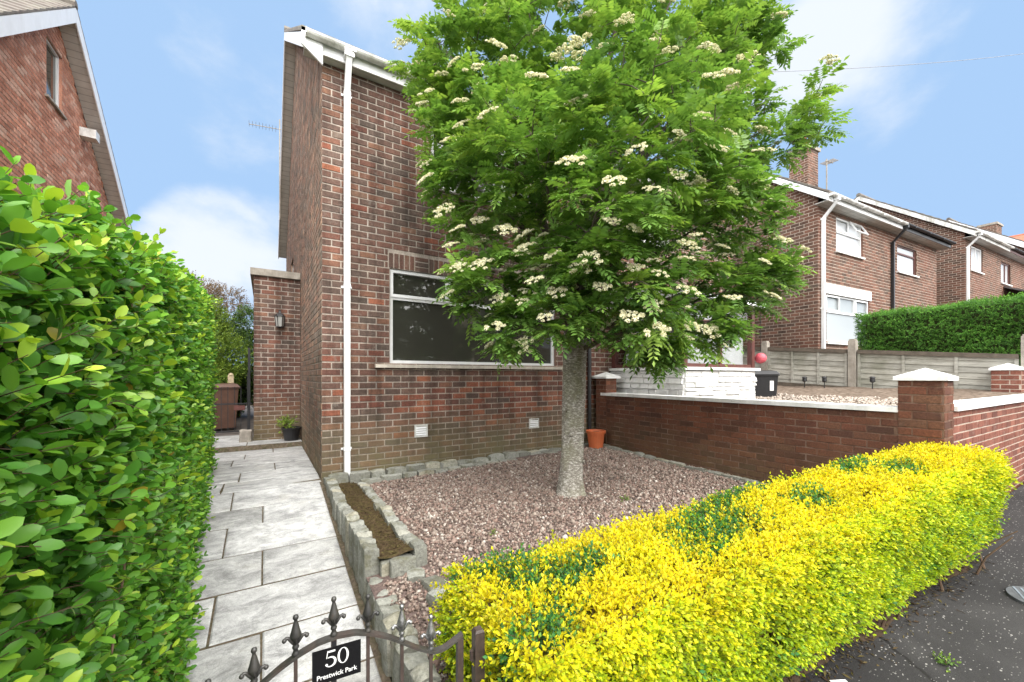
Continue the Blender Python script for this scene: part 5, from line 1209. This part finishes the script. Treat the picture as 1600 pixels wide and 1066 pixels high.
# ------------------------------------------------------------------ sky, sun, camera
SUN=Vector((.02,-.8,.9)).normalized()
elev=math.asin(SUN.z); az=math.atan2(SUN.x,SUN.y)
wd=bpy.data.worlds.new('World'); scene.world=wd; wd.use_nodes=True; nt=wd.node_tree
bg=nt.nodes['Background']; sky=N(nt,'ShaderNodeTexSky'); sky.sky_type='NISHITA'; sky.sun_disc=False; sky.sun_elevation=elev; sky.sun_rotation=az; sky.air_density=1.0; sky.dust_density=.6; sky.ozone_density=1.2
tc=N(nt,'ShaderNodeTexCoord'); dirv=tc.outputs['Generated']
def cdir(u,v):
    p=(u-800)/621.; d=Vector((.8495*p+.5276,-.5276*p+.8495,(588-v)/621.)); return d.normalized()
sx=N(nt,'ShaderNodeSeparateXYZ'); nt.links.new(dirv,sx.inputs[0])
cn=noise(nt,mapped(nt,dirv,(1,1,1.5)),2.6,7,.58,.1)
tot=None
for (u,v,r,s) in ((345,405,.1,.6),(500,10,.25,.3),(1285,70,.16,.5),(640,-60,.4,.36),(1250,-140,.5,.36),(400,425,.12,.55)):
    d=cdir(u,v); vm=N(nt,'ShaderNodeVectorMath',operation='DISTANCE'); nt.links.new(dirv,vm.inputs[0]); vm.inputs[1].default_value=d
    k=math_(nt,'MULTIPLY',ramp(nt,[(0,1),(r,.75),(min(r*2.0,1),0)],vm.outputs['Value'],'EASE'),s); tot=k if tot is None else math_(nt,'MAXIMUM',tot,k)
dens=math_(nt,'ADD',math_(nt,'ADD',math_(nt,'MULTIPLY',cn,.7),.12),tot)
# bright overcast added behind the viewer, out of view, as fill light
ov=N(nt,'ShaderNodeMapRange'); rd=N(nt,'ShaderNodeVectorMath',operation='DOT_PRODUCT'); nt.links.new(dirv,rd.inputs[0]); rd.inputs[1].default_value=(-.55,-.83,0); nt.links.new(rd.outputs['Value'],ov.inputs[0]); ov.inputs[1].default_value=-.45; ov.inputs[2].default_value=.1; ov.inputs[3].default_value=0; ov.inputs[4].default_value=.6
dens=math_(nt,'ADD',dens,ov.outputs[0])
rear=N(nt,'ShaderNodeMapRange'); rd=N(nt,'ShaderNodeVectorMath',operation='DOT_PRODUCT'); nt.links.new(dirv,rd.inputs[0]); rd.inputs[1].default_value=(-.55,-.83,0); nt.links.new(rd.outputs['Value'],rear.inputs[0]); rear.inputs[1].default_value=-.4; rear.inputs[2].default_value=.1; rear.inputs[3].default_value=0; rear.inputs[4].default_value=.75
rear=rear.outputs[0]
hi=N(nt,'ShaderNodeMapRange'); nt.links.new(sx.outputs[2],hi.inputs[0]); hi.inputs[1].default_value=.72; hi.inputs[2].default_value=.95; hi.inputs[3].default_value=0; hi.inputs[4].default_value=.3
dens=math_(nt,'ADD',dens,hi.outputs[0])
cl=ramp(nt,[(.77,0),(.98,1)],dens,'EASE')
haze=mix(nt,mix(nt,sky.outputs[0],(.25,.25,.25),1.,'MULTIPLY'),(1.72,2.6,3.9),.88)
# cloud glow added round the sun, behind the viewer, for soft fill
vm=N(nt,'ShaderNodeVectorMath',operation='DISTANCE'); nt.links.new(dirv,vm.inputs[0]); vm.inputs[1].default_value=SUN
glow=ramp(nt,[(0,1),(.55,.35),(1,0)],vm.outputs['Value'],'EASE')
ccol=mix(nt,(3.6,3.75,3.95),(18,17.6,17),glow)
ccol=mix(nt,ccol,(21.5,21.1,20.4),rear)  # unseen rear clouds made far brighter as added fill
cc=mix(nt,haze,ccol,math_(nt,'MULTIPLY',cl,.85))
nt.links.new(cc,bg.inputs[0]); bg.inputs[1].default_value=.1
sl=bpy.data.lights.new('sun','SUN'); sl.energy=1.4; sl.angle=R(40); sl.color=(1,.96,.9); so=bpy.data.objects.new('sun',sl); COL.objects.link(so); so.rotation_euler=SUN.to_track_quat('Z','Y').to_euler(); so.location=(0,-5,20)
cam=bpy.data.cameras.new('camera'); co=bpy.data.objects.new('camera',cam); COL.objects.link(co); co.location=(0,0,ZC)
cam.sensor_width=36; cam.lens=621/1600*36; cam.shift_y=55/1600; cam.clip_start=.02; cam.clip_end=2000
co.rotation_euler=(R(90),0,-math.atan2(.5276,.8495)); scene.camera=co
scene.view_settings.view_transform='Standard'; scene.view_settings.look='None'; scene.view_settings.exposure=1.45; scene.view_settings.gamma=1
scene.render.engine='CYCLES'
scene.cycles.max_bounces=8; scene.cycles.transparent_max_bounces=8
